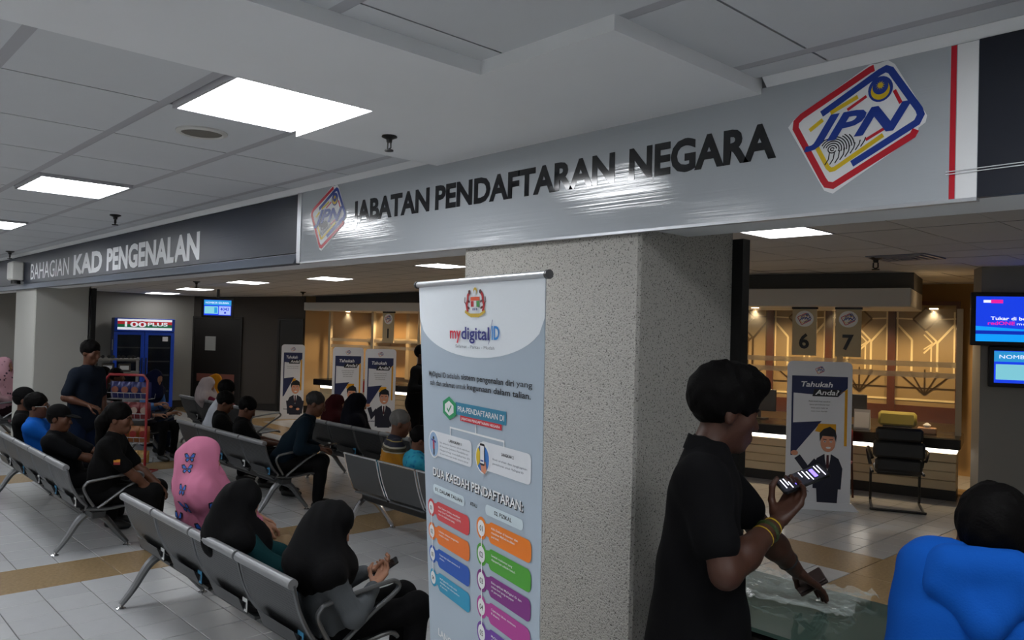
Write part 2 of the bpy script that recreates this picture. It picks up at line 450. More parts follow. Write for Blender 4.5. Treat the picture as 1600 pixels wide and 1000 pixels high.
for i, (x, y) in enumerate(HL):
    z = hall_z(x) + .001
    t = light_thing(x - .315, x + .315, y - .335, y + .335, z, hl_lab[i] if i < 6 else 'recessed hall light panel out of the picture', None if i < 6 else 'hall lights outside the view', m_light_hall)
    if x < -9: t.rotation_euler = (0, -math.atan(.028), 0)
    # the cells around the opening are closed with filler strips
# ---- walls
m_wall_d = M('hall_wall_paint', (142, 140, 136), .8, vary=.05, vscale=1.5)
def wall(name, a, b, h=3.1, th=.12, mat=m_wall_d, skirt=True, z0=0, side=1):
    a, b = Vector((*a, 0)), Vector((*b, 0)); d = (b - a).normalized(); nn = Vector((-d.y, d.x, 0)) * side
    mb = MB()
    ring = [tuple(a), tuple(b), tuple(b + nn * th), tuple(a + nn * th)]
    mb.loft([[(p[0], p[1], z0) for p in ring], [(p[0], p[1], h) for p in ring]], mat)
    o = struct(mb.build(name))
    if skirt:
        q = -nn * .014; ring = [tuple(a + q), tuple(b + q), tuple(b - q * .2), tuple(a - q * .2)]
        struct(MB().loft([[(p[0], p[1], 0) for p in ring], [(p[0], p[1], .16) for p in ring]], m_base).build('baseboard_' + name.split('_', 1)[1]))
    return o
wall('wall_left', (-19, -5), (-19, 7.35), side=1)
wall('wall_left_angle', (-19, 7.35), (-16.55, 8.95), side=1, mat=M('dark_taupe_paint', (66, 61, 57), .8, vary=.05, vscale=1.5))
wall('wall_back', (-16.55, 8.95), (-16.55, 13.5), side=1, mat=M('warm_wall', (176, 150, 112), .8))
wall('wall_back_hall', (-16.55, 13.5), (6, 13.5), side=1)
wall('wall_right', (6, -5), (6, 13.5), side=-1, mat=m_wall)
wall('wall_near', (-19, -5), (6, -5), side=-1, mat=m_wall)
# ================================================================== signs on the fascia
m_red = M('print_red', (196, 24, 44), .3); m_blue = M('print_blue', (24, 58, 150), .3); m_yel = M('print_yellow', (222, 190, 30), .3)
m_letter = M('letter_silver', (226, 229, 233), .5)
def emblem(pr, cx, cy, k=1., lay0=0, simple=False):
    """card-shaped office emblem: red and blue rounded frames, fingerprint, moon and star disc, italic letters"""
    f = lambda pts: [(cx + x * k, cy + y * k) for x, y in pts]
    pr.poly(f([(-.235, .038), (-.215, .061), (.045, .196), (.065, .192), (.101, .196), (.122, .179), (.221, -.002), (.217, -.023), (.197, -.036), (.193, -.057), (-.071, -.211), (-.1, -.198)]), m_white, lay0)
    st = lambda p, w_, m, l: pr.stroke(f(p), w_ * k, m, lay0 + l)
    st([(.058, .181), (.045, .178), (-.185, .068), (-.205, .052), (-.207, .03), (-.105, -.16), (-.093, -.178), (-.07, -.184), (.18, -.056), (.189, -.04)], .022, m_red, 1)
    st([(-.115, .063), (.075, .163), (.095, .17), (.110, .162), (.197, .022), (.203, .004), (.192, -.018), (-.009, -.12)], .022, m_blue, 1)
    st([(.007, .098), (-.084, .061)], .014, m_yel, 1); st([(-.11, .043), (-.156, .014)], .014, m_yel, 1)
    st([(-.136, -.034), (-.09, -.12), (-.08, -.13), (-.067, -.129), (.09, -.041)], .015, m_yel, 1)
    st([(.035, .094), (-.027, .061)], .010, m_red, 1); st([(.122, .096), (.143, .051)], .011, m_red, 1); st([(.105, -.015), (.035, -.048)], .010, m_red, 1)
    if not simple:
        for i in range(9):       # finger ridges
            r = .006 + .0085 * i; a0, a1 = (0, 330) if i < 2 else (-40 + 6 * i, 150 + 5 * i)
            pts = [(x, y) for x, y in ell(-.075, -.062, r, r * .85, 22, a0, a1) if y > -.115 + .55 * max(0, x + .07) and x > -.125 - .3 * y]
            pts = [p for p in pts if p[1] < -.022 + .12 * (p[0] + .07)]
            if len(pts) > 3: st(pts, .0038, m_ink, 2)
        for i in range(8):
            x = -.10 + .017 * i; st([(x, -.112 + .5 * max(0, x + .07)), (x + .012, -.095 + .5 * max(0, x + .07)), (x + .016, -.07 + .35 * max(0, x + .07))], .0038, m_ink, 2)
    pr.poly(f(ell(.079, .108, .039, .041)), m_blue, lay0 + 2)
    cres = ell(.079, .104, .03, .03, 16, 160, 380) + ell(.079, .116, .025, .025, 16, 380, 160)
    pr.poly(f(cres), m_yel, lay0 + 3)
    star = [(.079 + (.015 if i % 2 == 0 else .007) * math.cos(PI * i / 11), .12 + (.015 if i % 2 == 0 else .007) * math.sin(PI * i / 11)) for i in range(22)]
    pr.poly(f(star), m_yel, lay0 + 4)
    vs, fs = text2d('JPN', .035, .42)
    xs = [v[0] for v in vs]; a, b = min(xs), max(xs)
    T = lambda q: (cx + k * (-.174 + (q[0] - a) / (b - a) * .352), cy + k * (-.028 + q[1] / .729 * .084))
    pr._add([T(v) for v in vs], fs, m_blue, lay0 + 5)

fmap = lambda x, y, h: (x, YS - h - .004, y)
sb = thing('sign_board', 'long light grey sign reading JABATAN PENDAFTARAN NEGARA over the pillar', 'sign', (0, 0, 0))
MB().box((-4.845, YS - .004, 2.386), (-.776, YS + .019, ZC - .028), m_grey).build('face', sb)
MB().box((-4.895, YS - .012, 2.38), (-4.845, YS + .019, ZC - .03), m_alu).build('end_trim', sb)
MB().box((-4.845, YS - .008, 2.376), (-.776, YS + .019, 2.387), m_alu).build('bottom_trim', sb)
for wd, a, b in (('JABATAN', -4.21, -3.435), ('PENDAFTARAN', -3.385, -2.15), ('NEGARA', -2.074, -1.416)):
    p = Print(fmap); p.text(wd, a, 2.601, M('sign_black_vinyl', (12, 14, 20), .1, spec=.7), x1=b, h=.124, bold=.04); p.build('lettering', sb)
for cx in (-4.50, -1.138):
    p = Print(fmap); emblem(p, cx, 2.655); p.build('emblem', sb, 'red, blue and yellow card-shaped emblem with JPN')
p = Print(fmap); p.grid(-.852, 2.387, -.836, ZC - .03, m_red); p.build('red_stripe', sb)
p = Print(fmap); p.grid(-.834, 2.387, -.777, ZC - .03, m_white); p.build('white_stripe', sb)
nb = thing('sign_board', 'long dark navy sign reading BAHAGIAN KAD PENGENALAN on the left fascia', 'sign', (0, 0, 0))
MB().box((-19, YS - .004, 2.452), (-4.9, YS + .019, ZC - .035), m_navy).build('face', nb)
MB().prism([(YS - .004, 2.446), (YS - .004, 2.44), (YS - .03, 2.378), (YS + .019, 2.372), (YS + .019, 2.446)], -19, -4.9, M('navy_lip', (84, 92, 106), .4), 'x').build('lower_lip', nb)
for wd, a, b, bo in (('BAHAGIAN', -12.42, -10.52, 0), ('KAD', -10.32, -9.22, .04), ('PENGENALAN', -9.06, -6.57, .04)):
    p = Print(fmap); p.text(wd, a, 2.50, m_letter, x1=b, h=.225, bold=bo); p.build('lettering', nb)
rb = thing('sign_board', 'plain dark navy sign panel at the right edge beside the white stripe', 'sign', (0, 0, 0))
MB().box((-.775, YS - .006, 2.386), (4.5, YS + .019, ZC - .028), M('dark_navy_sheet', (26, 30, 42), .3)).build('face', rb)
for z in (2.468, 2.476): MB().tube([(-.86, YS - .01, z - .006), (.8, YS - .012, z + .012), (4.4, YS - .01, z)], .0015, m_letter, 6).build('wire', rb)

# ---- fittings under the ceilings
def sprinkler(x, y, z, label, s=1., g='fire sprinklers'):
    t = thing('fire_sprinkler', label, 'sprinkler', (x, y, z), 0, None)
    dk = M('sprinkler_metal', (52, 52, 52), .4, .8)
    MB().lathe((0, 0, 0), [(.034 * s, 0), (.036 * s, -.006 * s), (.014 * s, -.016 * s), (.012 * s, -.03 * s)], dk, 14).build('rose', t, True)
    MB().tube([(-.012 * s, 0, -.03 * s), (-.013 * s, 0, -.055 * s), (0, 0, -.062 * s), (.013 * s, 0, -.055 * s), (.012 * s, 0, -.03 * s)], .004 * s, dk, 6).build('yoke', t)
    MB().cyl((0, 0, -.07 * s), .02 * s, .006 * s, dk, 12).build('deflector', t)
sprinkler(-3.03, 2.03, ZP, 'black sprinkler on the plaster bulkhead over the grey sign')
sprinkler(-7.38, 2.15, ZC, 'black sprinkler above the word PENGENALAN', 1.3)
sprinkler(-12.6, 2.35, ZC, 'black sprinkler above the white wall speaker at far left', 1.5)
sprinkler(-3.6, 8.7, ZC, 'black sprinkler beside the ceiling vent over the right counters', 2)
sprinkler(-5.2, 3.9, ZC, 'black sprinkler just under the grey sign, left of the pillar', 1.3)
sprinkler(-14.4, 5.6, hall_z(-14.4), 'black sprinkler by the far hall lights', 1.8)
sprinkler(-15.3, 8.2, hall_z(-15.3), 'black sprinkler above the queue screen', 1.8)
t = thing('ceiling_speaker', 'round ceiling speaker with white rim and grey grille', 'speaker', (-3.83, 1.49, ZC))
MB().lathe((0, 0, 0), [(.118, .004), (.118, -.008), (.10, -.014), (.092, -.006), (.092, .004)], M('speaker_rim', (208, 208, 204), .4), 32).build('rim', t, True)
MB().cyl((0, 0, -.007), .093, .006, M('speaker_grille', (112, 108, 100), .7, bump=.4, bscale=300), 32).build('grille', t)
t = thing('wall_speaker', 'small white box unit mounted on the navy sign at far left', 'speaker', (-12.95, YS - .004, 2.60))
MB().box((-.14, -.16, -.10), (.15, 0, .16), M('off_white_plastic', (206, 206, 202), .5), .02).build('housing', t)
MB().cyl((.03, -.08, -.15), .06, .05, m_black, 14).build('lens', t); MB().box((-.40, -.03, -.13), (-.2, -.005, .14), m_white).build('notice', t)
t = thing('air_vent', 'square grey ceiling vent over the right counters', 'vent', (-3.35, 8.85, ZC))
for k in range(4):
    a = .30 - .07 * k
    mb = MB()
    for p0, p1 in (((-a, -a), (a, -a + .03)), ((-a, a - .03), (a, a)), ((-a, -a + .03), (-a + .03, a - .03)), ((a - .03, -a + .03), (a, a - .03))): mb.box((*p0, -.012 - .004 * k), (*p1, .003), M('vent_metal', (120, 126, 140), .4))
    mb.build('louvre', t)

# ================================================================== roll-up banner
TL, TR = Vector((-2.384, 1.748, 2.115)), Vector((-1.578, 1.597, 2.115))
BLc, BRc = Vector((-2.349, 1.877, .06)), Vector((-1.565, 1.61, .06))
BW = .82
def bsurf(x, v, h=0.):
    u = x / BW; t = v / 2.055
    p = TL.lerp(TR, u).lerp(BLc.lerp(BRc, u), t)
    du = (TR - TL).lerp(BRc - BLc, t).normalized(); dv = (BLc - TL).normalized()
    nrm = dv.cross(du).normalized()
    if nrm.y > 0: nrm = -nrm
    return tuple(p + nrm * h)
base_c = (BLc + BRc) / 2
bn = thing('roll_up_banner', 'tall grey-blue roll-up banner about digital ID registration before the speckled pillar', 'banner', (base_c.x, base_c.y, 0))
def to_b(p): return (p[0] - base_c.x, p[1] - base_c.y, p[2])
bp = lambda x, v, h: to_b(bsurf(x, v, h))
m_bn = M('banner_sheet', (172, 187, 202), .45); m_bw = M('banner_white', (236, 243, 250), .45)
mb = MB(); NX, NY = 6, 16
for sgn, mat in ((0., m_bn), (-.002, m_white)):
    vs = [bp(BW * i / NX, 2.04 * j / NY, sgn) for j in range(NY + 1) for i in range(NX + 1)]
    mb.add(vs, [(j * (NX + 1) + i, j * (NX + 1) + i + 1, (j + 1) * (NX + 1) + i + 1, (j + 1) * (NX + 1) + i) for j in range(NY) for i in range(NX)], mat)
sheet = mb.build('sheet', bn, fix=False)
MB().tube([bp(-.008, -.004, 0), bp(BW + .008, -.004, 0)], .011, m_alu, 10).build('top_rail', bn, True)
for x in (-.012, BW + .012): MB().tube([bp(x - .006, -.004, 0), bp(x + .006, -.004, 0)], .014, M('rail_cap', (60, 60, 62), .4), 10).build('rail_end_cap', bn)
a, b = Vector(to_b(BLc)), Vector(to_b(BRc)); dd = (b - a).normalized(); nn = Vector((-dd.y, dd.x, 0))
ring = lambda z, q: [tuple(a - dd * .02 + nn * q + Vector((0, 0, z - .06))), tuple(b + dd * .02 + nn * q + Vector((0, 0, z - .06))), tuple(b + dd * .02 - nn * q + Vector((0, 0, z - .06))), tuple(a - dd * .02 - nn * q + Vector((0, 0, z - .06)))]
MB().loft([ring(0, .09), ring(.05, .09), ring(.085, .04)], m_alu).build('base_cassette', bn)
MB().tube([bp(.41, 0, -.02), bp(.41, 2.04, -.03)], .009, m_alu, 8).build('support_pole', bn)
col = lambda n, c: M('banner_' + n, c, .5)
def bprint(name, lay0=1):
    p = Print(bp, .0016); p.up = -1; p.lay = lay0
    return p
# white dome at the top
p = bprint('dome', -1.5); pts = [(0, .006), (BW, .006), (BW, .118)] + [(BW / 2 + .41 * math.cos(math.radians(a)), .118 + .13 * math.sin(math.radians(a))) for a in range(4, 180, 4)] + [(0, .118)]

dv = []; NXd, NYd = 30, 6
for j in range(NYd + 1):
    for i in range(NXd + 1):
        x = BW * i / NXd; lowv = .118 + .13 * math.sqrt(max(0, 1 - ((x - BW / 2) / (BW / 2)) ** 2)); dv.append((x, .006 + (lowv - .006) * j / NYd))
p._add(dv, [(j * (NXd + 1) + i, j * (NXd + 1) + i + 1, (j + 1) * (NXd + 1) + i + 1, (j + 1) * (NXd + 1) + i) for j in range(NYd) for i in range(NXd)], m_bw); p.build('white_dome', sheet)
# crest: shield between two tigers over a scroll
p = bprint('crest'); cr = col('crest_red', (190, 30, 40)); cg = col('crest_gold', (214, 180, 60)); cgr = col('crest_green', (70, 150, 70)); cdk = col('crest_dark', (90, 30, 34)); cor = col('crest_orange', (226, 88, 44))
X, Yc = .42, .07
for s_ in (-1, 1):
    p.stroke([(X + s_ * .035, .033), (X + s_ * .048, .045), (X + s_ * .05, .062), (X + s_ * .058, .075), (X + s_ * .05, .098)], .012, cr, 2)
    p.stroke([(X + s_ * .05, .062), (X + s_ * .034, .066)], .007, cdk, 3); p.stroke([(X + s_ * .05, .082), (X + s_ * .036, .088)], .007, cdk, 3)
    p.stroke([(X + s_ * .058, .075), (X + s_ * .07, .065), (X + s_ * .066, .05)], .004, cdk, 3)
    p.poly(ell(X + s_ * .036, .033, .008, .007, 10), cdk, 4)
    p.stroke([(X + s_ * .02, .112), (X + s_ * .045, .105), (X + s_ * .066, .096)], .010, cg, 4)
p.poly(ell(X, .03, .012, .011, 14), cg, 2); p.poly(ell(X, .034, .008, .007, 12), m_bw, 3)
p.grid(X - .03, .05, X + .03, .062, cor, lay=2); p.grid(X - .028, .063, X - .009, .082, cr, lay=2); p.grid(X - .008, .063, X + .008, .082, m_white, lay=2); p.grid(X + .009, .063, X + .028, .082, cgr, lay=2)
p.poly([(X - .028, .083), (X + .028, .083), (X + .015, .096), (X, .101), (X - .015, .096)], m_white, 2)
for q in (-.012, 0, .012): p.grid(X + q - .003, .086, X + q + .003, .094, m_blue, lay=3)
p.poly([(X - .03, .104), (X + .03, .104), (X + .026, .116), (X - .026, .116)], cg, 3)
p.build('crest', sheet, 'red and gold national crest with two tigers')
# word mark
p = bprint('wm', 4); c1 = col('logo_red', (214, 32, 60)); c2 = col('logo_navy', (34, 40, 130)); c3 = col('logo_sky', (44, 140, 220)); c4 = col('logo_grey', (120, 128, 140))
p.text('my', .243, .188, c1, x1=.322, h=.042, bold=.015); p.text('digital', .326, .188, c2, x1=.512, h=.042, bold=.015); p.text('ID', .528, .186, c3, x1=.574, h=.044, bold=.02)
p.stroke([(.508, .202), (.532, .124)], .0025, c2, 3)
p.text('Selamat - Pantas - Mudah', .283, .218, c4, x1=.545, h=.0105); p.build('word_mark', sheet)
p = bprint('t')
p.text('MyDigital ID', .066, .327, m_ink, x1=.203, h=.019, bold=.012); p.text('adalah', .212, .326, m_ink, x1=.305, h=.019); p.text('sistem pengenalan diri', .318, .324, m_ink, x1=.66, h=.0195, bold=.014); p.text('yang', .674, .322, m_ink, x1=.762, h=.019)
p.text('sah dan selamat', .074, .358, m_ink, x1=.27, h=.019, bold=.013); p.text('untuk', .28, .357, m_ink, x1=.352, h=.019); p.text('kegunaan dalam talian.', .36, .355, m_ink, x1=.755, h=.0195, bold=.014)
p.build('lettering', sheet)
g_green = col('green', (36, 150, 96)); teal = col('teal', (44, 128, 162)); redb = col('redbar', (206, 34, 52))
p = bprint('bar'); p.grid(.275, .404, .617, .446, teal, lay=1); p.grid(.31, .446, .59, .464, redb, lay=2)
p.poly([(.228, .389), (.28, .41), (.28, .45), (.228, .47), (.178, .45), (.178, .41)], g_green, 3); p.poly([(.228, .404), (.262, .418), (.262, .442), (.228, .456), (.195, .442), (.195, .418)], m_white, 4)
p.stroke([(.212, .43), (.224, .441), (.246, .418)], .006, g_green, 5)
p.text('PRA-PENDAFTARAN DI', .292, .434, m_white, x1=.606, h=.019, bold=.012, lay=3); p.text('JABATAN PENDAFTARAN NEGARA', .318, .459, m_white, x1=.582, h=.0085, bold=.015, lay=4)
p.build('heading_bar', sheet)
p = bprint('tree'); p.stroke([(.42, .464), (.42, .496)], .006, m_white, 1); p.stroke([(.23, .53), (.23, .496), (.604, .496), (.604, .522)], .006, m_white, 1); p.build('branch_lines', sheet)
p = bprint('b'); pale = col('pale', (226, 230, 236))
p.poly(rrect(.09, .523, .39, .61, .018), pale, 1); p.poly(rrect(.455, .512, .762, .602, .018), pale, 1)
p.poly(ell(.094, .572, .044, .05), m_white, 2); p.poly(ell(.094, .572, .038, .044), col('sky', (150, 180, 214)), 3)
p.grid(.088, .556, .1, .588, cr, lay=4); p.grid(.09, .588, .1, .61, m_ink, lay=4); p.poly(ell(.094, .549, .007, .006, 10), m_ink, 4); p.stroke([(.075, .556), (.114, .562)], .007, m_blue, 4)
p.poly(ell(.468, .566, .05, .05), m_white, 2); p.poly(ell(.468, .568, .043, .043), col('azure', (50, 120, 200)), 3); p.poly(ell(.468, .568, .043, .043, 12, 140, 230) + [(.468, .568)], m_yel, 4)
p.poly(rrect(.452, .52, .484, .59, .005, 3), m_ink, 5); p.grid(.455, .527, .481, .583, m_white, lay=6); p.poly([(.455, .585), (.49, .575), (.497, .6), (.486, .615), (.462, .61)], col('hand', (212, 140, 110)), 5)
p.grid(.458, .572, .478, .577, m_blue, lay=7)
p.text('LANGKAH 1', .219, .548, m_ink, x1=.318, h=.0095, bold=.015, lay=3); p.text('LANGKAH 2', .59, .541, m_ink, x1=.664, h=.0095, bold=.015, lay=3)
for i, s_ in enumerate(('Sila daftar ke kaunter untuk membuat', 'di kaunter Jabatan Pendaftaran', 'Negara bagi mendaftarkan ID', 'di permohonan anda secara terus')): p.text(s_, .145, .561 + .013 * i, c4, x1=.378 - .012 * (i % 2), h=.0065, lay=3)
for i, s_ in enumerate(('Ikuti arahan dan lengkapkan', 'permohonan untuk MyDigital ID')): p.text(s_, .535, .562 + .014 * i, c4, x1=.742 - .02 * i, h=.0065, lay=3)
p.build('step_boxes', sheet)
p = bprint('dua'); p.text('DUA KAEDAH PENDAFTARAN:', .083, .688, m_ink, x1=.724, h=.03, bold=.03, lay=1); p.text('DUA KAEDAH PENDAFTARAN:', .08, .685, m_white, x1=.72, h=.03, bold=.02, lay=2); p.build('lettering', sheet)
p = bprint('pill'); pill = col('pill', (206, 222, 230))
p.poly(rrect(.076, .716, .333, .75, .015), pill, 1); p.poly(rrect(.484, .709, .722, .742, .015), pill, 1)
p.text('01. DALAM TALIAN', .095, .739, m_ink, x1=.315, h=.0125, bold=.012, lay=2); p.text('02. FIZIKAL', .545, .731, m_ink, x1=.655, h=.0125, bold=.012, lay=2); p.text('ATAU', .377, .735, m_ink, x1=.427, h=.0125, bold=.015, lay=2)
p.build('method_labels', sheet)
def items(x0, wd, ys, hh, cols, nums, texts, r):
    p = bprint('i')
    for i, y in enumerate(ys):
        c = col('item_%d_%d_%d' % cols[i], cols[i])
        p.poly(ell(x0, y, r, r), c, 1); p.poly(ell(x0, y, r * .7, r * .72), m_white, 3)
        bx = x0 + r * 1.35
        p.poly([(x0, y - r * .45), (bx + .02, y - hh * .42), (bx + .02, y + hh * .3), (x0, y + r * .45)], c, 1)
        p.poly(rrect(bx, y - hh * .5, x0 + wd, y + hh * .5, hh * .33), c, 2)
        p.text(nums[i], x0, y + r * .24, m_ink, h=r * .5, bold=.01, align='c', lay=4)
        for k, s_ in enumerate(texts[i]): p.text(s_, bx + .022, y - .012 + .0125 * k, m_white, h=.0068, bold=.01, x1=min(x0 + wd - .012, bx + .022 + .0064 * len(s_)), lay=4)
    p.stroke([(x0, ys[0] + r * .72), (x0, ys[-1] - r * .72)], .006, m_white, 2)
    p.build('step_list', sheet)
items(.056, .314, [.808, .894, .978, 1.064], .066, [(212, 70, 76), (236, 120, 40), (24, 84, 180), (36, 150, 190)], ['01', '02', '03', '04'],
      [('Klik Daftar Online, masukkan', 'emel, One Time Password (OTP)', 'dan isi maklumat yang'), ('Lakukan imbasan pengenalan', 'melalui wajah'), ('Cipta kata laluan minimum 8', 'aksara.'), ('MyDigital ID anda telah', 'diaktifkan dan ditempatkan', 'di peranti')], .032)
items(.458, .314, [.792, .876, .96, 1.044, 1.127, 1.212], .066, [(240, 128, 24), (76, 164, 50), (128, 40, 130), (180, 60, 150), (110, 60, 160), (70, 90, 180)], ['01', '02', '03', '04', '05', '06'],
      [('Klik Daftar di kaunter dan', 'masukkan MyKad ke dalam', 'peranti.'), ('Setelah maklumat yang', 'dipaparkan adalah betul.'), ('Buka aplikasi MyDigital ID dan', 'imbas kod yang terpapar', 'di peranti.'), ('Cipta kata laluan minimum', '8 aksara.'), ('MyDigital ID anda telah', 'diaktifkan.'), ('Selesai',)], .036)
p = bprint('l'); p.text('LANGKAH', .09, 1.262, m_white, x1=.3, h=.026, bold=.02); p.build('lettering', sheet)
# ================================================================== waiting benches
m_perf = mat_perforated(); m_steel = M('bench_steel', (112, 114, 116), .38, .8); m_roll = M('bench_top_roll', (140, 142, 145), .4, .55)
m_beam = M('bench_beam', (62, 63, 65), .45, .6); m_rubber = M('black_rubber', (16, 16, 17), .6)
m_stick = M('sticker_white', (214, 216, 216), .5); m_stick_b = M('sticker_blue', (60, 130, 170), .5)
m_panelgrey = M('bench_panel_grey', (80, 82, 84), .5, .4)
def bez(pts, n=6):
    """Catmull-Rom through the points"""
    P = [Vector(p) for p in pts]; out = []
    for i in range(len(P) - 1):
        a, b, c, d = P[max(i - 1, 0)], P[i], P[i + 1], P[min(i + 2, len(P) - 1)]
        for k in range(n):
            t = k / n; out.append(.5 * ((2 * b) + (c - a) * t + (2 * a - 5 * b + 4 * c - d) * t * t + (3 * b - a - 3 * c + d) * t ** 3))
    out.append(P[-1]); return [tuple(v) for v in out]
def sweep_profile(prof, x0, x1, th, mat, mb):
    n = len(prof); top = []; bot = []
    for i in range(n):
        a = Vector(prof[max(i - 1, 0)]); b = Vector(prof[min(i + 1, n - 1)]); d = (b - a).normalized(); nr = Vector((-d.y, d.x))
        top.append(Vector(prof[i]) + nr * th / 2); bot.append(Vector(prof[i]) - nr * th / 2)
    poly = [(p.x, p.y) for p in top] + [(p.x, p.y) for p in reversed(bot)]
    N = len(poly)
    vs = [(x0, y, z) for y, z in poly] + [(x1, y, z) for y, z in poly]
    fs = [(i, (i + 1) % N, N + (i + 1) % N, N + i) for i in range(N)]
    for k in (0, N): fs += [(k + i, k + i + 1, k + N - 2 - i, k + N - 1 - i) for i in range(n - 1)]
    mb.add(vs, fs, mat)
def bench(label, cx, yrow, n, pitch, style=0, arms=(1, 1), ztop=.765, stick=True, inset=(.12, .12)):
    """yrow: where the top of the backrests stands"""
    t = thing('waiting_bench', label, 'bench', (cx, yrow + .27, 0), 0, 'rows of steel waiting benches')
    L = n * pitch
    for k in range(n):
        x0, x1 = -L / 2 + k * pitch + .012, -L / 2 + (k + 1) * pitch - .012
        s = MB()
        if style == 0:
            back = bez([(-.262, ztop - .012, 0), (-.225, .62, 0), (-.165, .50, 0), (-.105, .43, 0)], 4)
            seat = bez([(-.15, .405, 0), (.05, .385, 0), (.25, .405, 0), (.31, .40, 0), (.335, .375, 0)], 4)
        else:
            back = bez([(-.262, ztop, 0), (-.215, .60, 0), (-.15, .44, 0)], 4)
            seat = bez([(-.14, .405, 0), (.1, .39, 0), (.30, .40, 0), (.33, .375, 0)], 4)
        sweep_profile([(y, z) for y, z, _ in back], x0 + .012, x1 - .012, .012, m_perf if style == 0 else m_panelgrey, s)
        sweep_profile([(y, z) for y, z, _ in seat], x0 + .012, x1 - .012, .014, m_perf if style == 0 else m_panelgrey, s)
        sh = s.build('seat_shell', t, True)
        for x in (x0 + .008, x1 - .008): MB().tube([(x, y, z) for y, z, _ in back] + [(x, y, z) for y, z, _ in seat[1:]], .011, m_steel if style == 0 else m_chrome, 6).build('side_rail', sh, True)
        if style == 0:
            MB().tube([(x0, -.268, ztop - .006), (x1, -.268, ztop - .006)], .026, m_roll, 12).build('top_roll', sh, True)
            MB().prism([(-.10, .36), (-.17, .42), (-.205, .50), (-.13, .44), (-.06, .385)], x0 + .1, x1 - .1, m_beam, 'x').build('bracket', sh)
        else:
            MB().tube([(x0, -.264, ztop), (x1, -.264, ztop)], .010, m_chrome, 8).build('top_rail', sh, True)
        if stick and style == 0:
            q = MB().box((x1 - .12, -.172, .425), (x1 - .065, -.168, .495), m_stick if k % 2 == 0 else m_stick_b).box((x1 - .11, -.174, .44), (x1 - .075, -.170, .475), m_ink)
            q.build('sticker', sh)
    hb = L / 2
    MB().box((-L / 2 + .02, -.06, .315), (L / 2 - .02, .05, .375), m_beam if style == 0 else m_black, .008).build('beam', t)
    for s_ in (-1, 1):
        x = s_ * (hb - inset[0 if s_ < 0 else 1]); lg = MB(); mt = m_steel if style == 0 else m_chrome
        for pts in (bez([(x, -.02, .33), (x, -.10, .27), (x, -.19, .13), (x, -.27, .03)], 4), bez([(x, .0, .33), (x, .10, .27), (x, .2, .14), (x, .29, .03)], 4)):
            m_ = len(pts); lg.tube(pts, [.036 - .016 * i / (m_ - 1) for i in range(m_)], mt, 8)
        lo = lg.build('leg', t, True)
        for y in (-.27, .29): MB().lathe((x, y, 0), [(.03, 0), (.032, .008), (.014, .016), (.01, .035)], m_chrome, 12).build('foot', lo, True)
    for s_, on in zip((-1, 1), arms):
        if not on: continue
        x = s_ * (L / 2 - .02)
        pts = bez([(x, -.02, .40), (x, .18, .535), (x, .30, .60), (x, .335, .635), (x, .31, .665), (x, .25, .668), (x, -.06, .632), (x, -.115, .61), (x, -.13, .57), (x, -.10, .50), (x, -.05, .42)], 4)
        MB().tube(pts, .0125, m_steel if style == 0 else m_chrome, 8).build('armrest', t, True)
    return t
bench('grey perforated steel bench nearest the camera, seating three women in headscarves', -4.58, 1.80, 4, .612, arms=(0, 1), inset=(.05, .22))
bench('grey steel bench at the left edge where men in black sit', -8.675, 1.78, 5, .612, inset=(.22, .24))
bench('grey steel bench in the middle with the man in dark teal at its right end', -8.775, 3.70, 4, .59)
bench('black-framed bench with flat grey backs partly hidden by the roll-up banner', -5.41, 3.98, 4, .575, style=1, ztop=.78, inset=(.04, .1))
bench('grey steel bench behind the man in dark teal, under two dark headscarves', -8.28, 5.15, 4, .59)
bench('far grey steel bench below the white and yellow headscarves', -12.2, 5.0, 4, .6)
bench('far grey steel bench with an armrest beside the red snack rack', -12.96, 3.72, 4, .6, inset=(.2, .24))
bench('grey steel bench at the far left edge under the pink floral headscarf', -15.1, 2.45, 2, .6)

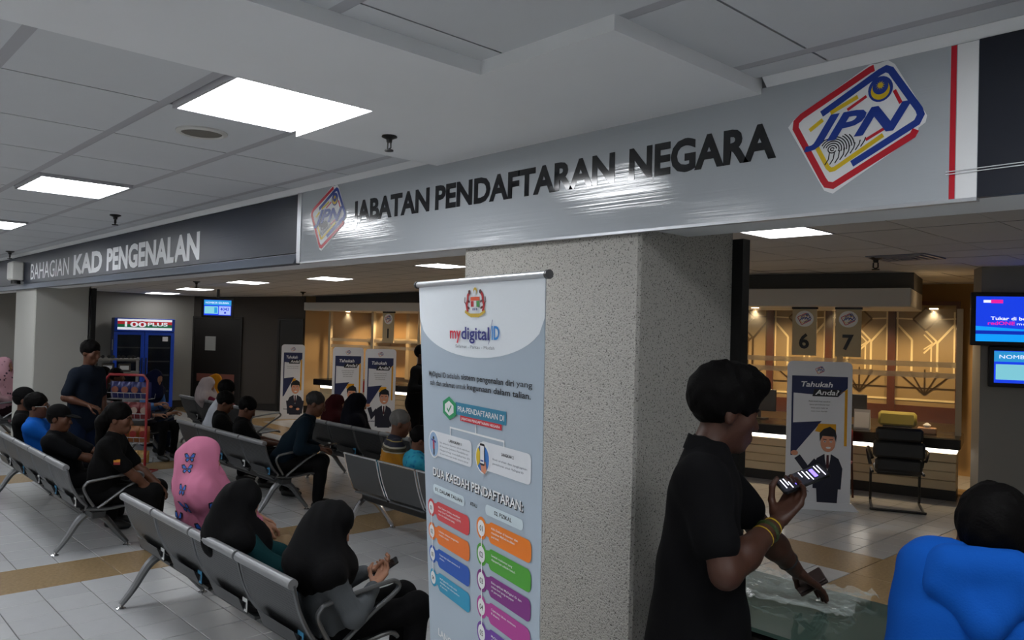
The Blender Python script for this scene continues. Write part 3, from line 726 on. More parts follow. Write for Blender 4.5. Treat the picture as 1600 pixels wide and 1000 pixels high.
# ================================================================== standees
m_sd = M('standee_white', (224, 226, 232), .45); m_sdn = M('standee_navy', (30, 40, 84), .45); m_sdy = M('standee_yellow', (226, 164, 24), .45); m_skin_p = M('standee_skin', (214, 150, 120), .5); m_suit = M('standee_suit', (22, 26, 48), .5)
def standee(label, x, y, rz, wd, h, pose, texts):
    t = thing('cardboard_standee', label, 'standee', (x, y, 0), rz, 'cardboard information standees')
    bd = MB().prism(rrect(-wd / 2, .01, wd / 2, h, .06), -.012, .012, m_sd, 'y').build('board', t)
    MB().prism([(.012, .35 * h), (.012, 1.0 * h * .62), (.34, .03), (.30, 0), (.012, 0)], -.02, .02, M('standee_back', (190, 184, 172), .7), 'x').build('back_strut', t)
    MB().prism([(-wd / 2 - .10, 0), (wd / 2 + .10, 0), (wd / 2 + .02, .09), (-wd / 2 - .02, .09)], -.02, .03, m_sd, 'y').build('foot_plate', t)
    f = lambda u, v, q: (u, -.012 - q, v)
    p = Print(f, .002); a, b = -wd / 2 + .05, wd / 2 - .05
    T = h - .17
    p.poly([(a, T), (b, T), (b, T - .13), (b - .1, T - .23), (a, T - .2)], m_sdn, 1)
    p.poly([(a, T - .2), (a + .02, T - .2), (a + .02, T - .55), (a, T - .55)], m_sdn, 1); p.poly([(a, T - .55), (a + .33 * wd / .7, T - .52), (a + .02, T - .93), (a, T - .93)], m_sdn, 1)
    p.poly([(b - .09, T - .20), (b, T - .14), (b, T - .8), (b - .03, T - .8), (b - .03, T - .17)], m_sdy, 1); p.poly([(a + .30 * wd / .7, T - .55), (b - .12, T - .55), (b - .12, T - .68), (a + .26 * wd / .7, T - .64)], m_sdy, 1)
    emblem(p, 0, h - .10, .24, 1, True)
    p.text('Tahukah', -.2 * wd / .7, T - .125, m_white, x1=.14 * wd / .7, h=.062, bold=.02, shear=.2, lay=3); p.poly([(-.06, T - .15), (.24 * wd / .7, T - .15), (.2 * wd / .7, T - .235), (-.08, T - .235)], m_ink, 2)
    p.text('Anda?', -.05, T - .215, m_white, x1=.21 * wd / .7, h=.06, bold=.02, shear=.2, lay=4)
    for i, s_ in enumerate(texts): p.text(s_, 0, T - .30 - .038 * i, m_ink, x1=None, h=.017, align='c', lay=2)
    # cartoon clerk in a dark suit
    cx = .10 * wd / .7; hy = T - .74
    p.poly([(cx - .16, hy - .56), (cx - .165, hy - .32), (cx - .12, hy - .21), (cx - .04, hy - .16), (cx + .04, hy - .16), (cx + .12, hy - .21), (cx + .165, hy - .32), (cx + .15, hy - .56)], m_suit, 3)
    p.poly([(cx - .12, hy - .56), (cx + .12, hy - .56), (cx + .11, .07), (cx - .11, .07)], m_suit, 3)
    p.poly([(cx - .035, hy - .14), (cx + .035, hy - .14), (cx + .03, hy - .22), (cx, hy - .36), (cx - .03, hy - .22)], m_white, 4); p.poly([(cx - .012, hy - .17), (cx + .012, hy - .17), (cx + .016, hy - .3), (cx, hy - .34), (cx - .016, hy - .3)], M('standee_tie', (70, 20, 34), .5), 5)
    if pose == 'wave':
        p.stroke([(cx - .12, hy - .24), (cx - .22, hy - .36), (cx - .33 * wd / .7, hy - .2)], .075, m_suit, 3); p.poly(ell(cx - .36 * wd / .7, hy - .16, .04, .03), m_skin_p, 4)
    else:
        p.stroke([(cx - .15, hy - .28), (cx - .13, hy - .42), (cx + .06, hy - .44)], .07, m_suit, 4); p.stroke([(cx + .15, hy - .28), (cx + .13, hy - .42), (cx - .06, hy - .40)], .07, m_suit, 4)
        p.poly(ell(cx - .08, hy - .41, .035, .025), m_skin_p, 5); p.poly(ell(cx + .06, hy - .46, .035, .025), m_skin_p, 5)
    p.poly(ell(cx, hy - .03, .082, .105, 24), m_skin_p, 5)
    p.poly([(cx - .09, hy - .02), (cx - .095, hy + .08), (cx - .05, hy + .13), (cx + .02, hy + .16), (cx + .08, hy + .12), (cx + .095, hy + .05), (cx + .088, hy - .02), (cx + .07, hy + .045), (cx - .06, hy + .05)], m_ink, 6)
    for s_ in (-1, 1):
        p.poly(ell(cx + s_ * .034, hy - .015, .014, .01, 10), m_white, 6); p.poly(ell(cx + s_ * .034, hy - .015, .007, .008, 8), m_ink, 7); p.stroke([(cx + s_ * .055, hy + .012), (cx + s_ * .015, hy + .008)], .009, m_ink, 6)
    p.poly(ell(cx + .005, hy - .085, .028, .012, 12), m_white, 6)
    p.text('Semakan', a + .02, .20, m_sdn, x1=a + .20 * wd / .7, h=.03, bold=.02, lay=2)
    p.build('print', bd)
    return t
tx = ('Anda boleh buat semakan', 'status permohonan kad', 'tanpa perlu hadir ke', 'mana mana kaunter')
standee('wide white and navy standee with a waving cartoon clerk before the right counters', -4.32, 8.95, math.radians(38), .72, 1.72, 'wave', tx)
standee('narrow standee with an arms-crossed cartoon clerk, leftmost of the three', -15.55, 8.15, math.radians(62), .48, 1.58, 'fold', tx[:2])
standee('narrow standee half hidden by two dark headscarves, middle of the three', -13.75, 8.4, math.radians(58), .6, 1.58, 'fold', tx)
standee('narrow standee with a waving cartoon clerk, nearest the roll-up banner', -12.75, 8.5, math.radians(56), .58, 1.58, 'wave', tx)

# ================================================================== counters
m_cream = M('cream_panel', (206, 190, 158), .5); m_dkwood = M('dark_wood', (84, 42, 20), .35, vary=.3, vscale=5); m_ctop = M('counter_black', (16, 15, 15), .25)
m_slot = M('light_slot', (255, 250, 240), .5, emit=2.2); m_bronze = M('bronze_line', (96, 74, 40), .35, .8); m_gold = M('gold_line', (250, 232, 178), .35, .1)
m_pane = M('amber_pane', (158, 136, 94), .45); m_glass = M('clear_glass', (225, 228, 226), .04, alpha=.05)
m_frost = M('frosted_band', (214, 206, 188), .5, alpha=.45); m_down = M('downlight', (255, 214, 160), .5, emit=9)
def counter(label, ox, oy, ang, L, canopy, plates, zc0, zc1, style, ext=1.3, cut=0.):
    R_ = math.radians(ang)
    t = thing('service_counter', label, 'counter', (ox, oy, 0), R_)
    MB().box((0, .06, 0), (L, .5, .13), m_base).build('plinth', t)
    for k in range(4): MB().box((0, .02 + .012 * (k % 2), .135 + .115 * k), (L, .5, .245 + .115 * k), m_cream, .006).build('front_slat', t)
    MB().box((0, .05, .596), (L, .4, .655), m_slot).build('light_slot', t)
    MB().box((-.05, -.14, .66), (L + .05, .75, .80), m_ctop, .015).build('worktop', t)
    # canopy
    c = thing('counter_canopy', canopy, 'canopy', (ox, oy, 0), R_)
    MB().box((-.3, -.25, zc0), (L + .1 - cut, ext, zc1), M('canopy_paint', (190, 188, 184), .7), .01).build('box', c)
    MB().box((-.3, .1, zc1), (L + .1 - cut, ext, zc1 + .3), M('recess_shade', (92, 91, 88), .8)).build('recess_infill', c)  # gap above the canopy filled; its shade is put in the dark colour
    k = 0
    for x in np.arange(.55, L, 1.15):
        MB().cyl((float(x), .30, zc0 - .004), .05, .008, m_down, 16).build('downlight', c)
        for yy in (.30, 1.0):
            ld = bpy.data.lights.new('downlight_lamp', 'SPOT'); ld.energy = WARM_W; ld.color = (1, .70, .38); ld.spot_size = math.radians(125); ld.spot_blend = .6; ld.shadow_soft_size = .06
            lo = bpy.data.objects.new('downlight_lamp', ld); COL.objects.link(lo); lo.parent = c; lo.location = (float(x), yy, zc0 - .03); lo.rotation_euler = (math.radians(-14 if yy < .5 else 22), 0, 0)
    # glass screen with posts and frosted bands
    g = thing('glass_screen', 'clear glass screen with frosted bands and white posts on the ' + ('right' if style else 'left') + ' counter', 'screen', (ox, oy, 0), R_)
    MB().box((0, .30, .80), (L, .308, zc0), m_glass).build('pane', g)
    for z in (1.52, 1.66): MB().box((0, .296, z), (L, .2995, z + .07), m_frost).build('frosted_band', g)
    for x in np.arange(.0, L + .01, L / max(2, round(L / 1.5))): MB().box((x - .035, .27, .80), (x + .035, .34, zc0), M('screen_post', (182, 172, 150), .5)).build('post', g)
    for i, (x, s_, lab) in enumerate(plates):
        q = thing('counter_number_plate', lab, 'number plate', (ox + x * math.cos(R_), oy + x * math.sin(R_), zc0), R_)
        pl = MB().box((-.16, -.03, -.66), (.16, -.015, -.02), M('plate_beige', (186, 172, 140), .5)).build('plate', q)
        MB().box((-.17, -.035, -.03), (.17, .0, 0), m_ctop).build('hanger', q)
        p = Print(lambda u, v, h: (u, -.032 - h, v), .002); p.poly(ell(0, -.16, .12, .11), m_white, 0); emblem(p, 0, -.16, .42, 1, True); p.text(s_, 0, -.56, m_ink, h=.2, bold=.03, align='c'); p.build('number', pl)
    return t
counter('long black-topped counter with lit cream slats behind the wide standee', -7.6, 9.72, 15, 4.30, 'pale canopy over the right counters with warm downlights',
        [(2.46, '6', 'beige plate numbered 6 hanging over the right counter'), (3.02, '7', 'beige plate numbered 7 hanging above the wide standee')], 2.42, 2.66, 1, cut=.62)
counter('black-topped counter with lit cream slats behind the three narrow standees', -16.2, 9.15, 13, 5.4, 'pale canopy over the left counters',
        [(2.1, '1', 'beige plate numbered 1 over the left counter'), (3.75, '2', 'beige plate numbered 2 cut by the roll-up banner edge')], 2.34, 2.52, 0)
# etched amber panels behind the right counter
R15 = math.radians(15)
def etched(label, x, wd, seed):
    t = thing('etched_panel', label, 'glass panel', (-7.6 + x * math.cos(R15) - 2.0 * math.sin(R15), 9.72 + x * math.sin(R15) + 2.0 * math.cos(R15), 0), R15, 'amber etched panels behind the right counter')
    MB().box((0, 0, 1.02), (wd, .02, 2.55), m_pane).build('pane', t)
    f = MB().box((-.055, -.06, .8), (0.0, .05, 2.6), m_dkwood).box((wd, -.06, .8), (wd + .05, .05, 2.6), m_dkwood).box((0, -.04, 2.54), (wd, .05, 2.6), m_dkwood).box((0, -.04, .8), (wd, .05, 1.03), m_dkwood)
    f.build('frame', t)
    c = wd / 2; P = lambda pts, w_, m: [MB().loft([[(a[0], -.002, a[1]), (a[2], -.002, a[3]), (a[4], -.002, a[5]), (a[6], -.002, a[7])], [(a[0], -.012, a[1]), (a[2], -.012, a[3]), (a[4], -.012, a[5]), (a[6], -.012, a[7])]], m).build('inlay_line', t) for a in [[*stroke2d(pts[i:i + 2], w_)[0][0], *stroke2d(pts[i:i + 2], w_)[0][1], *stroke2d(pts[i:i + 2], w_)[0][3], *stroke2d(pts[i:i + 2], w_)[0][2]] for i in range(len(pts) - 1)]]
    m1 = m_gold if seed else m_bronze
    P([(c, 2.5), (c + .17, 2.33), (c, 2.16), (c - .17, 2.33), (c, 2.5)], .026, m_bronze); P([(.0, 2.34), (c - .17, 2.33)], .022, m1); P([(c + .17, 2.33), (wd, 2.34)], .022, m1)
    P([(.02, 2.25), (c - .18, 2.02), (c - .18, 1.55)], .03, m1); P([(wd - .02, 2.25), (c + .16, 1.98), (c + .16, 1.55)], .03, m1); P([(.02, 1.5), (.02, 2.44)], .022, m1); P([(wd - .02, 1.5), (wd - .02, 2.44)], .022, m1)
    P([(c, 2.16), (c + .15, 2.0), (c - .02, 1.82)], .026, m1); P([(c - .02, 2.1), (c + .1, 1.97), (c - .02, 1.88)], .02, m1); P([(c + .08, 1.95), (c + .08, 1.55)], .022, m1)
    for d in (.32, .18, 0, -.18, -.32): P([(c, 1.2), (c + d, 1.58 - abs(d) * .3)], .022, m_bronze)
    P([(0, 1.3), (wd, 1.3)], .018, m_bronze); P([(0, 1.12), (wd, 1.12)], .03, m_gold)
labs = ['leftmost amber etched panel, beside the black post', 'amber etched panel behind plates 6 and 7', 'amber etched panel right of plate 7', 'rightmost amber etched panel next to the wall screens']
for i in range(4): etched(labs[i], .66 + i * .905, .80, i % 2 or i == 2)
wb = wall('wall_right_counter', (-8.1, 12.05), (-3.0, 13.42), mat=M('warm_wall_b', (170, 138, 92), .8), skirt=False)
# left counter: warm recess with pale framed openings
R13 = math.radians(13)
t = thing('recessed_cabinet', 'warm-lit wall recess with dark opening behind plate 1', 'recess', (-16.2 - 1.5 * math.sin(R13), 9.15 + 1.5 * math.cos(R13), 0), R13)
MB().box((0, .5, .8), (5.6, .56, 2.6), M('warm_recess', (196, 160, 108), .7)).build('back', t)
for x in (0.2, 1.25, 2.95, 4.6): MB().box((x, 0, .8), (x + .10, .5, 2.6), M('recess_post', (176, 158, 126), .6)).build('post', t)
MB().box((0, 0, 1.66), (5.6, .5, 1.74), M('recess_post', (176, 158, 126), .6)).build('shelf', t)
MB().box((1.35, .44, 1.74), (1.75, .5, 2.6), m_dkwood).build('dark_door', t)

# ---- wall end with the two screens on the right
def rotp(ox, oy, a, x, y): return (ox + x * math.cos(a) - y * math.sin(a), oy + x * math.sin(a) + y * math.cos(a))
wx, wy = -3.06, 10.36
ea = math.radians(30)
p2_ = rotp(wx, wy, ea, 4.2, 0)
wall('wall_screens', (wx, wy), p2_, h=3.05, mat=m_wall_d, side=1, th=.35)
def m_screen(name, c, e=.5): return M(name, c, .4, emit=e)
def tv(label, x, y, z, rz, wd, h, kind, hang=0.):
    t = thing('wall_screen', label, 'screen', (x, y, z), rz)
    cs = MB().box((-wd / 2 - .05, -.03, -h / 2 - .05), (wd / 2 + .05, .03, h / 2 + .05), m_black, .01).build('casing', t)
    f = lambda u, v, q: (u, -.031 - q, v)
    p = Print(f, .002); a, b, c, d = -wd / 2, wd / 2, -h / 2, h / 2
    if kind == 'ad':
        p.grid(a, c, b, d, m_screen('scr_blue', (20, 60, 220)), lay=0); p.poly([(a, c), (b, c), (b, c + h * .38), (a + wd * .5, c + h * .28), (a, c + h * .34)], m_screen('scr_cyan', (10, 150, 240)), 1)
        p.stroke([(a, c + h * .2), (a + wd * .5, c + h * .2), (b, c + h * .28)], h * .08, m_screen('scr_deep', (10, 40, 170)), 2)
        p.grid(a + wd * .08, d - h * .14, a + wd * .16, d - h * .08, m_screen('scr_white', (235, 240, 255)), lay=2); p.grid(a + wd * .16, d - h * .15, a + wd * .29, d - h * .07, m_screen('scr_pink', (230, 30, 150)), lay=2)
        p.text('Tukar di bestari', a + wd * .16, c + h * .48, m_screen('scr_white', (235, 240, 255)), x1=a + wd * .68, h=h * .075, bold=.02, lay=3)
        p.text('redONE', a + wd * .13, c + h * .37, m_screen('scr_pink', (230, 30, 150)), x1=a + wd * .42, h=h * .08, bold=.02, lay=3); p.text('mobile', a + wd * .44, c + h * .37, m_screen('scr_white', (235, 240, 255)), x1=a + wd * .66, h=h * .06, lay=3)
    else:
        p.grid(a, c, b, d, m_screen('scr_blue', (20, 60, 220)), lay=0); p.grid(a, d - h * .34, b, d - h * .02, m_screen('scr_teal', (40, 140, 200)), lay=1)
        p.grid(a + wd * .02, c + h * .1, a + wd * .52, d - h * .42, m_screen('scr_pale', (120, 190, 205)), lay=1); p.grid(a + wd * .55, c + h * .05, b - wd * .02, d - h * .4, m_screen('scr_lilac', (150, 170, 240)), lay=1)
        p.text('NOMBOR GILIRAN', a + wd * .06, d - h * .24, m_screen('scr_white', (235, 240, 255)), x1=b - wd * .1, h=h * .12, lay=2)
        p.text('4043', a + wd * .60, c + h * .32, m_screen('scr_deep', (10, 40, 170)), x1=b - wd * .08, h=h * .2, bold=.02, lay=2); p.poly(ell(a + wd * .78, c + h * .18, wd * .04), m_screen('scr_deep', (10, 40, 170)), 2)
        p.grid(a + wd * .38, c + h * .16, a + wd * .49, d - h * .48, m_screen('scr_teal', (40, 140, 200)), lay=2)
    p.build('picture', cs)
    if hang: MB().tube([(0, 0, h / 2), (0, 0, hang)], .03, m_black, 8).build('hanger_pole', t)
    return t
q = rotp(wx, wy, ea, .40, -.06); tv('big bright blue advertisement screen on the right wall', q[0], q[1], 2.27, ea, .95, .52, 'ad')
q = rotp(wx, wy, ea, .56, -.06); tv('smaller queue number screen under the blue advertisement', q[0], q[1], 1.72, ea, .88, .37, 'q')
q = rotp(wx, wy, ea, .55, -.008)
MB().box((-.05, -.006, -.04), (.05, .006, .04), m_white, .004).build('wall_socket', None); o = bpy.data.objects['wall_socket']; o.location = (q[0], q[1], .36); o.rotation_euler = (0, 0, ea); tag(o, 'white wall socket low on the right wall', 'socket')
tv('hanging queue screen with 4043 above the dark door', -15.3, 6.38, 2.29, math.radians(62), .5, .30, 'q', hang=.36)

# dark doors in the angled wall
def door(nm, s0, s1, h):
    a = Vector((-19, 7.35, 0)); b = Vector((-16.55, 8.95, 0)); d = (b - a).normalized(); nr = Vector((d.y, -d.x, 0))
    ang = math.atan2(d.y, d.x); p = a + d * s0 + nr * .012
    mb = MB().box((0, -.02, 0), (s1 - s0, .01, h), M('dark_door', (22, 18, 16), .45), .008)
    o = struct(mb.build(nm)); o.location = p; o.rotation_euler = (0, 0, ang)
    MB().box((-.05, -.03, 0), (0, .01, h + .05), m_base).box((s1 - s0, -.03, 0), (s1 - s0 + .05, .01, h + .05), m_base).box((0, -.03, h), (s1 - s0, .01, h + .05), m_base).build('door_frame', o)
    return o
d1 = door('door_1', .06, 1.28, 2.1); MB().box((.3, -.03, 1.35), (.58, -.02, 1.68), M('door_notice', (140, 140, 138), .6)).build('notice', d1)
MB().box((.1, -.03, .62), (1.1, -.02, .80), M('door_plate', (120, 70, 60), .6)).build('plate', d1)
door('door_2', 2.3, 2.85, 2.1)
# ================================================================== fridge, racks, chairs, foreground table
m_fb = M('fridge_blue', (20, 70, 190), .35); m_fd = M('fridge_side', (34, 46, 84), .45)
t = thing('drinks_fridge', 'tall blue two-door drinks fridge against the far wall', 'fridge', (-18.1, 5.95, 0), math.radians(78))
bd = MB().box((-.6, .02, .05), (.6, .7, 2.05), m_fd, .01).build('body', t)
hd = MB().box((-.6, -.05, 1.76), (.6, .02, 2.05), m_fb, .01).build('header', t)
f = lambda u, v, q: (u, -.05 - q, v)
p = Print(f, .004); em = lambda n, c, e=1.6: M('fr_' + n, c, .4, emit=e * .35)
p.grid(-.54, 1.80, .54, 2.03, em('white', (235, 240, 250), .9)); p.grid(-.54, 1.85, .54, 1.985, em('green', (20, 110, 70), .5), lay=1); p.grid(-.54, 1.92, .54, 1.985, em('red', (200, 40, 50), .5), lay=2)
for cx_ in (-.22, -.06): p.poly(ell(cx_, 1.925, .075, .07), em('disc', (190, 30, 44), .5), 3)
p.text('100', -.40, 1.865, em('white', (235, 240, 250), 1.2), x1=.02, h=.11, bold=.02, lay=4); p.text('PLUS', .05, 1.89, em('white', (235, 240, 250), 1.2), x1=.45, h=.075, bold=.03, lay=4); p.build('header_print', hd)
for s_ in (-1, 1):
    x0, x1 = (-.6, -.005) if s_ < 0 else (.005, .6)
    dr = MB().box((x0, -.04, .12), (x0 + .07, .02, 1.75), m_fb).box((x1 - .07, -.04, .12), (x1, .02, 1.75), m_fb).box((x0 + .07, -.04, .12), (x1 - .07, .02, .22), m_fb).box((x0 + .07, -.04, 1.69), (x1 - .07, .02, 1.75), m_fb).build('door', t)
    MB().box((x0 + .07, -.012, .22), (x1 - .07, -.006, 1.69), M('fridge_glass', (20, 26, 30), .06, alpha=.5)).build('glass', dr)
    MB().tube([(x1 - .035 if s_ < 0 else x0 + .035, -.07, .8), (x1 - .035 if s_ < 0 else x0 + .035, -.07, 1.2)], .012, m_black, 6).build('handle', dr)
m_can = [M('can_a', (70, 80, 60), .4), M('can_b', (90, 90, 96), .3), M('can_c', (96, 72, 50), .4)]
for i, z in enumerate((.45, .80, 1.10, 1.40)):
    MB().box((-.52, -.002, z), (.52, .019, z + .03), M('fridge_shelf', (190, 192, 196), .4)).build('shelf', t)
MB().box((.36, -.016, 1.56), (.47, -.013, 1.66), m_white).build('sticker', t); MB().box((-.605, .2, 1.35), (-.601, .32, 1.58), m_white).build('side_notice', t)

# red wire snack rack
m_rr = M('rack_red', (140, 14, 26), .35); m_wire = M('wire', (150, 150, 152), .35, .8)
t = thing('snack_rack', 'tall red wire snack rack hung with crisp packets beside the standing people', 'rack', (-10.67, 3.31, 0), math.radians(45))
fr = MB(); fr.tube([(-.27, 0, 0), (-.27, 0, 1.22), (-.22, 0, 1.29), (.22, 0, 1.29), (.27, 0, 1.22), (.27, 0, 0)], .017, m_rr, 8)
fr.tube([(-.27, 0, .04), (-.27, .34, .04), (.27, .34, .04), (.27, 0, .04)], .012, m_rr, 6); fr.build('frame', t, True)
for z in (.16, .42, .72, .98):
    b = MB()
    for y in (.02, .12, .22): b.tube([(-.26, y, z), (.26, y, z)], .005, m_wire, 5)
    for x in np.linspace(-.26, .26, 8): b.tube([(float(x), .0, z + .08), (float(x), .02, z), (float(x), .22, z), (float(x), .24, z + .06)], .004, m_wire, 5)
    b.tube([(-.26, 0, z + .08), (.26, 0, z + .08)], .005, m_wire, 5); b.build('basket', t)
def packet(x, y, z, w_, h, c, c2, nm, lab, g):
    """pillow-shaped foil bag"""
    mb = MB(); N = 5; rows = []
    for j in range(6):
        v = j / 5; q = math.sin(PI * v) ** .6
        ring = []
        for k in range(10):
            a = 2 * PI * k / 10; ring.append((w_ / 2 * math.cos(a) * (.92 + .08 * q), .035 * q * math.sin(a) + .002 * math.sin(a), h * v))
        rows.append(ring)
    o = thing(nm, lab, 'snack packet', (x, y, z), math.radians(45), g)
    mb.loft(rows, M('foil_%d_%d_%d' % c, c, .3, .2)); mb.build('bag', o, True)
    MB().prism(ell(0, h * .52, w_ * .3, h * .2, 12), -.042, -.036, M('foil_%d_%d_%d' % c2, c2, .35), 'y').build('printed_label', o)
def rk(x, y): c, s = math.cos(math.radians(45)), math.sin(math.radians(45)); return (-10.67 + x * c - y * s, 3.31 + x * s + y * c)
sets = ((.985, (18, 26, 84), (120, 66, 50), 'blue'), (.725, (96, 14, 20), (150, 130, 120), 'red'), (.425, (120, 66, 14), (120, 20, 16), 'orange'), (.165, (140, 108, 50), (160, 140, 90), 'golden'))
for z, c, c2, nm in sets:
    for i in range(4):
        x, y = rk(-.19 + .127 * i, .12); packet(x, y, z, .15, .21 if z > .2 else .16, c, c2, 'snack_packet', ('leftmost ', 'second ', 'third ', 'rightmost ')[i] + nm + ' snack packet in the red wire rack', nm + ' packets in the snack rack')

# display shelf with eyewear by the standing man
t = thing('display_shelf', 'grey shelf unit with small goods left of the blue fridge', 'shelf', (-16.9, 4.75, 0), math.radians(70))
for x in (-.65, .65):
    for y in (0, .4): MB().box((x - .02, y - .02, 0), (x + .02, y + .02, 1.25), m_wire).build('upright', t)
for z in (.3, .62, .94, 1.2): MB().box((-.68, -.03, z), (.68, .43, z + .03), M('shelf_grey', (120, 118, 112), .5)).build('shelf', t)
def w2(ox, oy, a, x, y): return rotp(ox, oy, math.radians(a), x, y)
for i in range(7):
    q = w2(-16.9, 4.75, 70, -.55 + .18 * i, .12)
    g = thing('sunglasses', ('leftmost', 'second', 'third', 'fourth', 'fifth', 'sixth', 'rightmost')[i] + ' dark sunglasses in the row on the grey display shelf', 'sunglasses', (q[0], q[1], 1.23), math.radians(70), 'sunglasses on the display shelf')
    mb = MB()
    for s_ in (-1, 1): mb.lathe((0, 0, 0), [(.03, -.004), (.033, 0), (.03, .004)], m_black, 12); mb.v[-36:] = [(x + s_ * .036, z, y + .035) for x, y, z in mb.v[-36:]]
    mb.build('lenses', g); MB().tube([(-.07, 0, .05), (-.072, .12, .03)], .004, m_black, 5).tube([(.07, 0, .05), (.072, .12, .03)], .004, m_black, 5).tube([(-.01, 0, .045), (.01, 0, .045)], .004, m_black, 5).build('temples', g)
for i in range(4):
    q = w2(-16.9, 4.75, 70, -.48 + .3 * i, .15)
    o = thing('goods_box', ('leftmost', 'second', 'third', 'rightmost')[i] + ' small dark carton on the display unit shelf', 'box', (q[0], q[1], .97), math.radians(70), 'cartons on the display unit')
    MB().box((-.11, -.1, 0), (.11, .1, .16), M('carton', (70, 66, 60), .6), .006).build('carton', o); MB().box((-.08, -.103, .04), (.08, -.1005, .12), m_stick).build('label_panel', o)

# red visitor chairs, black cantilever chair
m_seat_r = M('red_vinyl', (150, 34, 26), .45); m_copper = M('chair_brown_metal', (70, 34, 20), .4, .5)
def visitor_chair(label, x, y, rz):
    t = thing('visitor_chair', label, 'chair', (x, y, 0), math.radians(rz), 'red visitor chairs at the counters')
    MB().box((-.22, -.21, .42), (.22, .22, .48), m_seat_r, .02).build('seat', t, True)
    MB().box((-.21, -.25, .62), (.21, -.20, .86), m_seat_r, .018).build('backrest', t, True)
    for s_ in (-1, 1):
        MB().tube([(s_ * .22, .2, 0), (s_ * .21, .19, .42)], .013, m_copper, 8).build('leg', t)
        MB().tube([(s_ * .22, -.24, 0), (s_ * .21, -.2, .42), (s_ * .2, -.235, .84)], .013, m_copper, 8).build('leg', t)
    return t
visitor_chair('red visitor chair half hidden by the pillar post', -6.05, 9.55, 170)
visitor_chair('red visitor chair behind the wide standee', -4.55, 9.75, 190)
visitor_chair('red visitor chair behind the middle narrow standee', -14.3, 8.95, 200)
visitor_chair('red visitor chair beside the roll-up banner at the left counter', -12.3, 9.45, 180)
t = thing('cantilever_chair', 'black cantilever office chair with armrests at the right counter', 'chair', (-3.78, 9.85, 0), math.radians(25))
MB().box((-.25, -.24, .42), (.25, .26, .50), M('black_leather', (14, 14, 15), .4), .03).build('seat', t, True)
mb = MB()
for z0, z1, y0, wd_ in ((.46, .62, -.235, .25), (.62, .82, -.255, .275), (.82, .98, -.275, .25)): mb.box((-wd_, y0 - .04, z0), (wd_, y0 + .04, z1), MATS['black_leather'], .03)
mb.build('backrest', t, True)
MB().tube(bez([(-.27, -.2, .44), (-.27, .24, .42), (-.27, .29, .36), (-.27, .29, .06), (-.27, .25, .016), (-.27, -.22, .016), (-.25, -.27, .016), (.25, -.27, .016), (.27, -.22, .016), (.27, .25, .016), (.27, .29, .06), (.27, .29, .36), (.27, .24, .42), (.27, -.2, .44)], 4), .015, m_black, 8).build('cantilever_frame', t, True)
for s_ in (-1, 1): MB().tube(bez([(s_ * .28, -.22, .60), (s_ * .31, -.12, .68), (s_ * .31, .15, .68), (s_ * .31, .24, .62), (s_ * .28, .2, .47)], 4), .022, m_black, 8).build('armrest', t, True)
# clutter on the right worktop
def on_ctr(x, y): return rotp(-7.6, 9.72, R15, x, y)
def small(nm, lab, cat, x, y, build, rz=15, g=None):
    q = on_ctr(x, y); t = thing(nm, lab, cat, (q[0], q[1], .80), math.radians(rz), g); build(t)
def monitor(t):
    MB().box((-.24, 0, .12), (.24, .03, .44), m_black, .008).build('panel', t); MB().box((-.02, .01, .02), (.02, .04, .14), m_black).build('neck', t); MB().box((-.11, -.06, 0), (.11, .12, .02), m_black).build('foot', t)
small('computer_monitor', 'black monitor back on the counter left of the wide standee', 'monitor', 1.75, .5, monitor, 190)
small('computer_monitor', 'black monitor on the counter right of the wide standee', 'monitor', 2.95, .55, monitor, 195)
def sheet_holder(t): MB().prism([(0, 0), (.12, 0), (.05, .26), (.045, .26)], -.10, .10, M('acrylic_sheet', (190, 192, 196), .3), 'x').build('stand', t); MB().prism([(-.002, .02), (.044, .25), (.046, .25), (.0, .02)], -.09, .09, m_white, 'x').build('paper', t)
small('notice_stand', 'upright white notice stand on the right counter', 'stand', 3.18, .15, sheet_holder)
small('notice_stand', 'grey notice stand on the counter by the black post', 'stand', 1.45, .15, sheet_holder)
def bolster(t): MB().box((-.24, 0, .02), (.24, .10, .22), M('olive_cushion', (150, 142, 62), .7), .035).build('cushion', t, True); MB().box((-.18, .02, 0), (.18, .08, .03), m_black).build('support', t)
small('chair_back', 'olive chair back showing above the right counter', 'chair', 3.55, .70, bolster)
def tissue(t): MB().box((-.11, -.06, 0), (.11, .06, .08), M('tissue_box', (190, 150, 120), .6), .01).build('box', t); MB().lathe((0, 0, .08), [(.03, 0), (.05, .03), (.01, .06)], m_white, 8).build('tissue', t)
small('tissue_box', 'small pinkish tissue box on the right counter', 'box', 3.95, .25, tissue)
def on_l(x, y): return rotp(-16.2, 9.15, R13, x, y)
q = on_l(3.6, .45); t = thing('printer', 'dark desk printer on the left counter beside the banner', 'printer', (q[0], q[1], .80), R13); MB().box((-.25, -.2, 0), (.25, .2, .26), m_black, .02).build('body', t); MB().box((-.2, -.26, .06), (.2, -.2, .08), m_white).build('paper_tray', t)

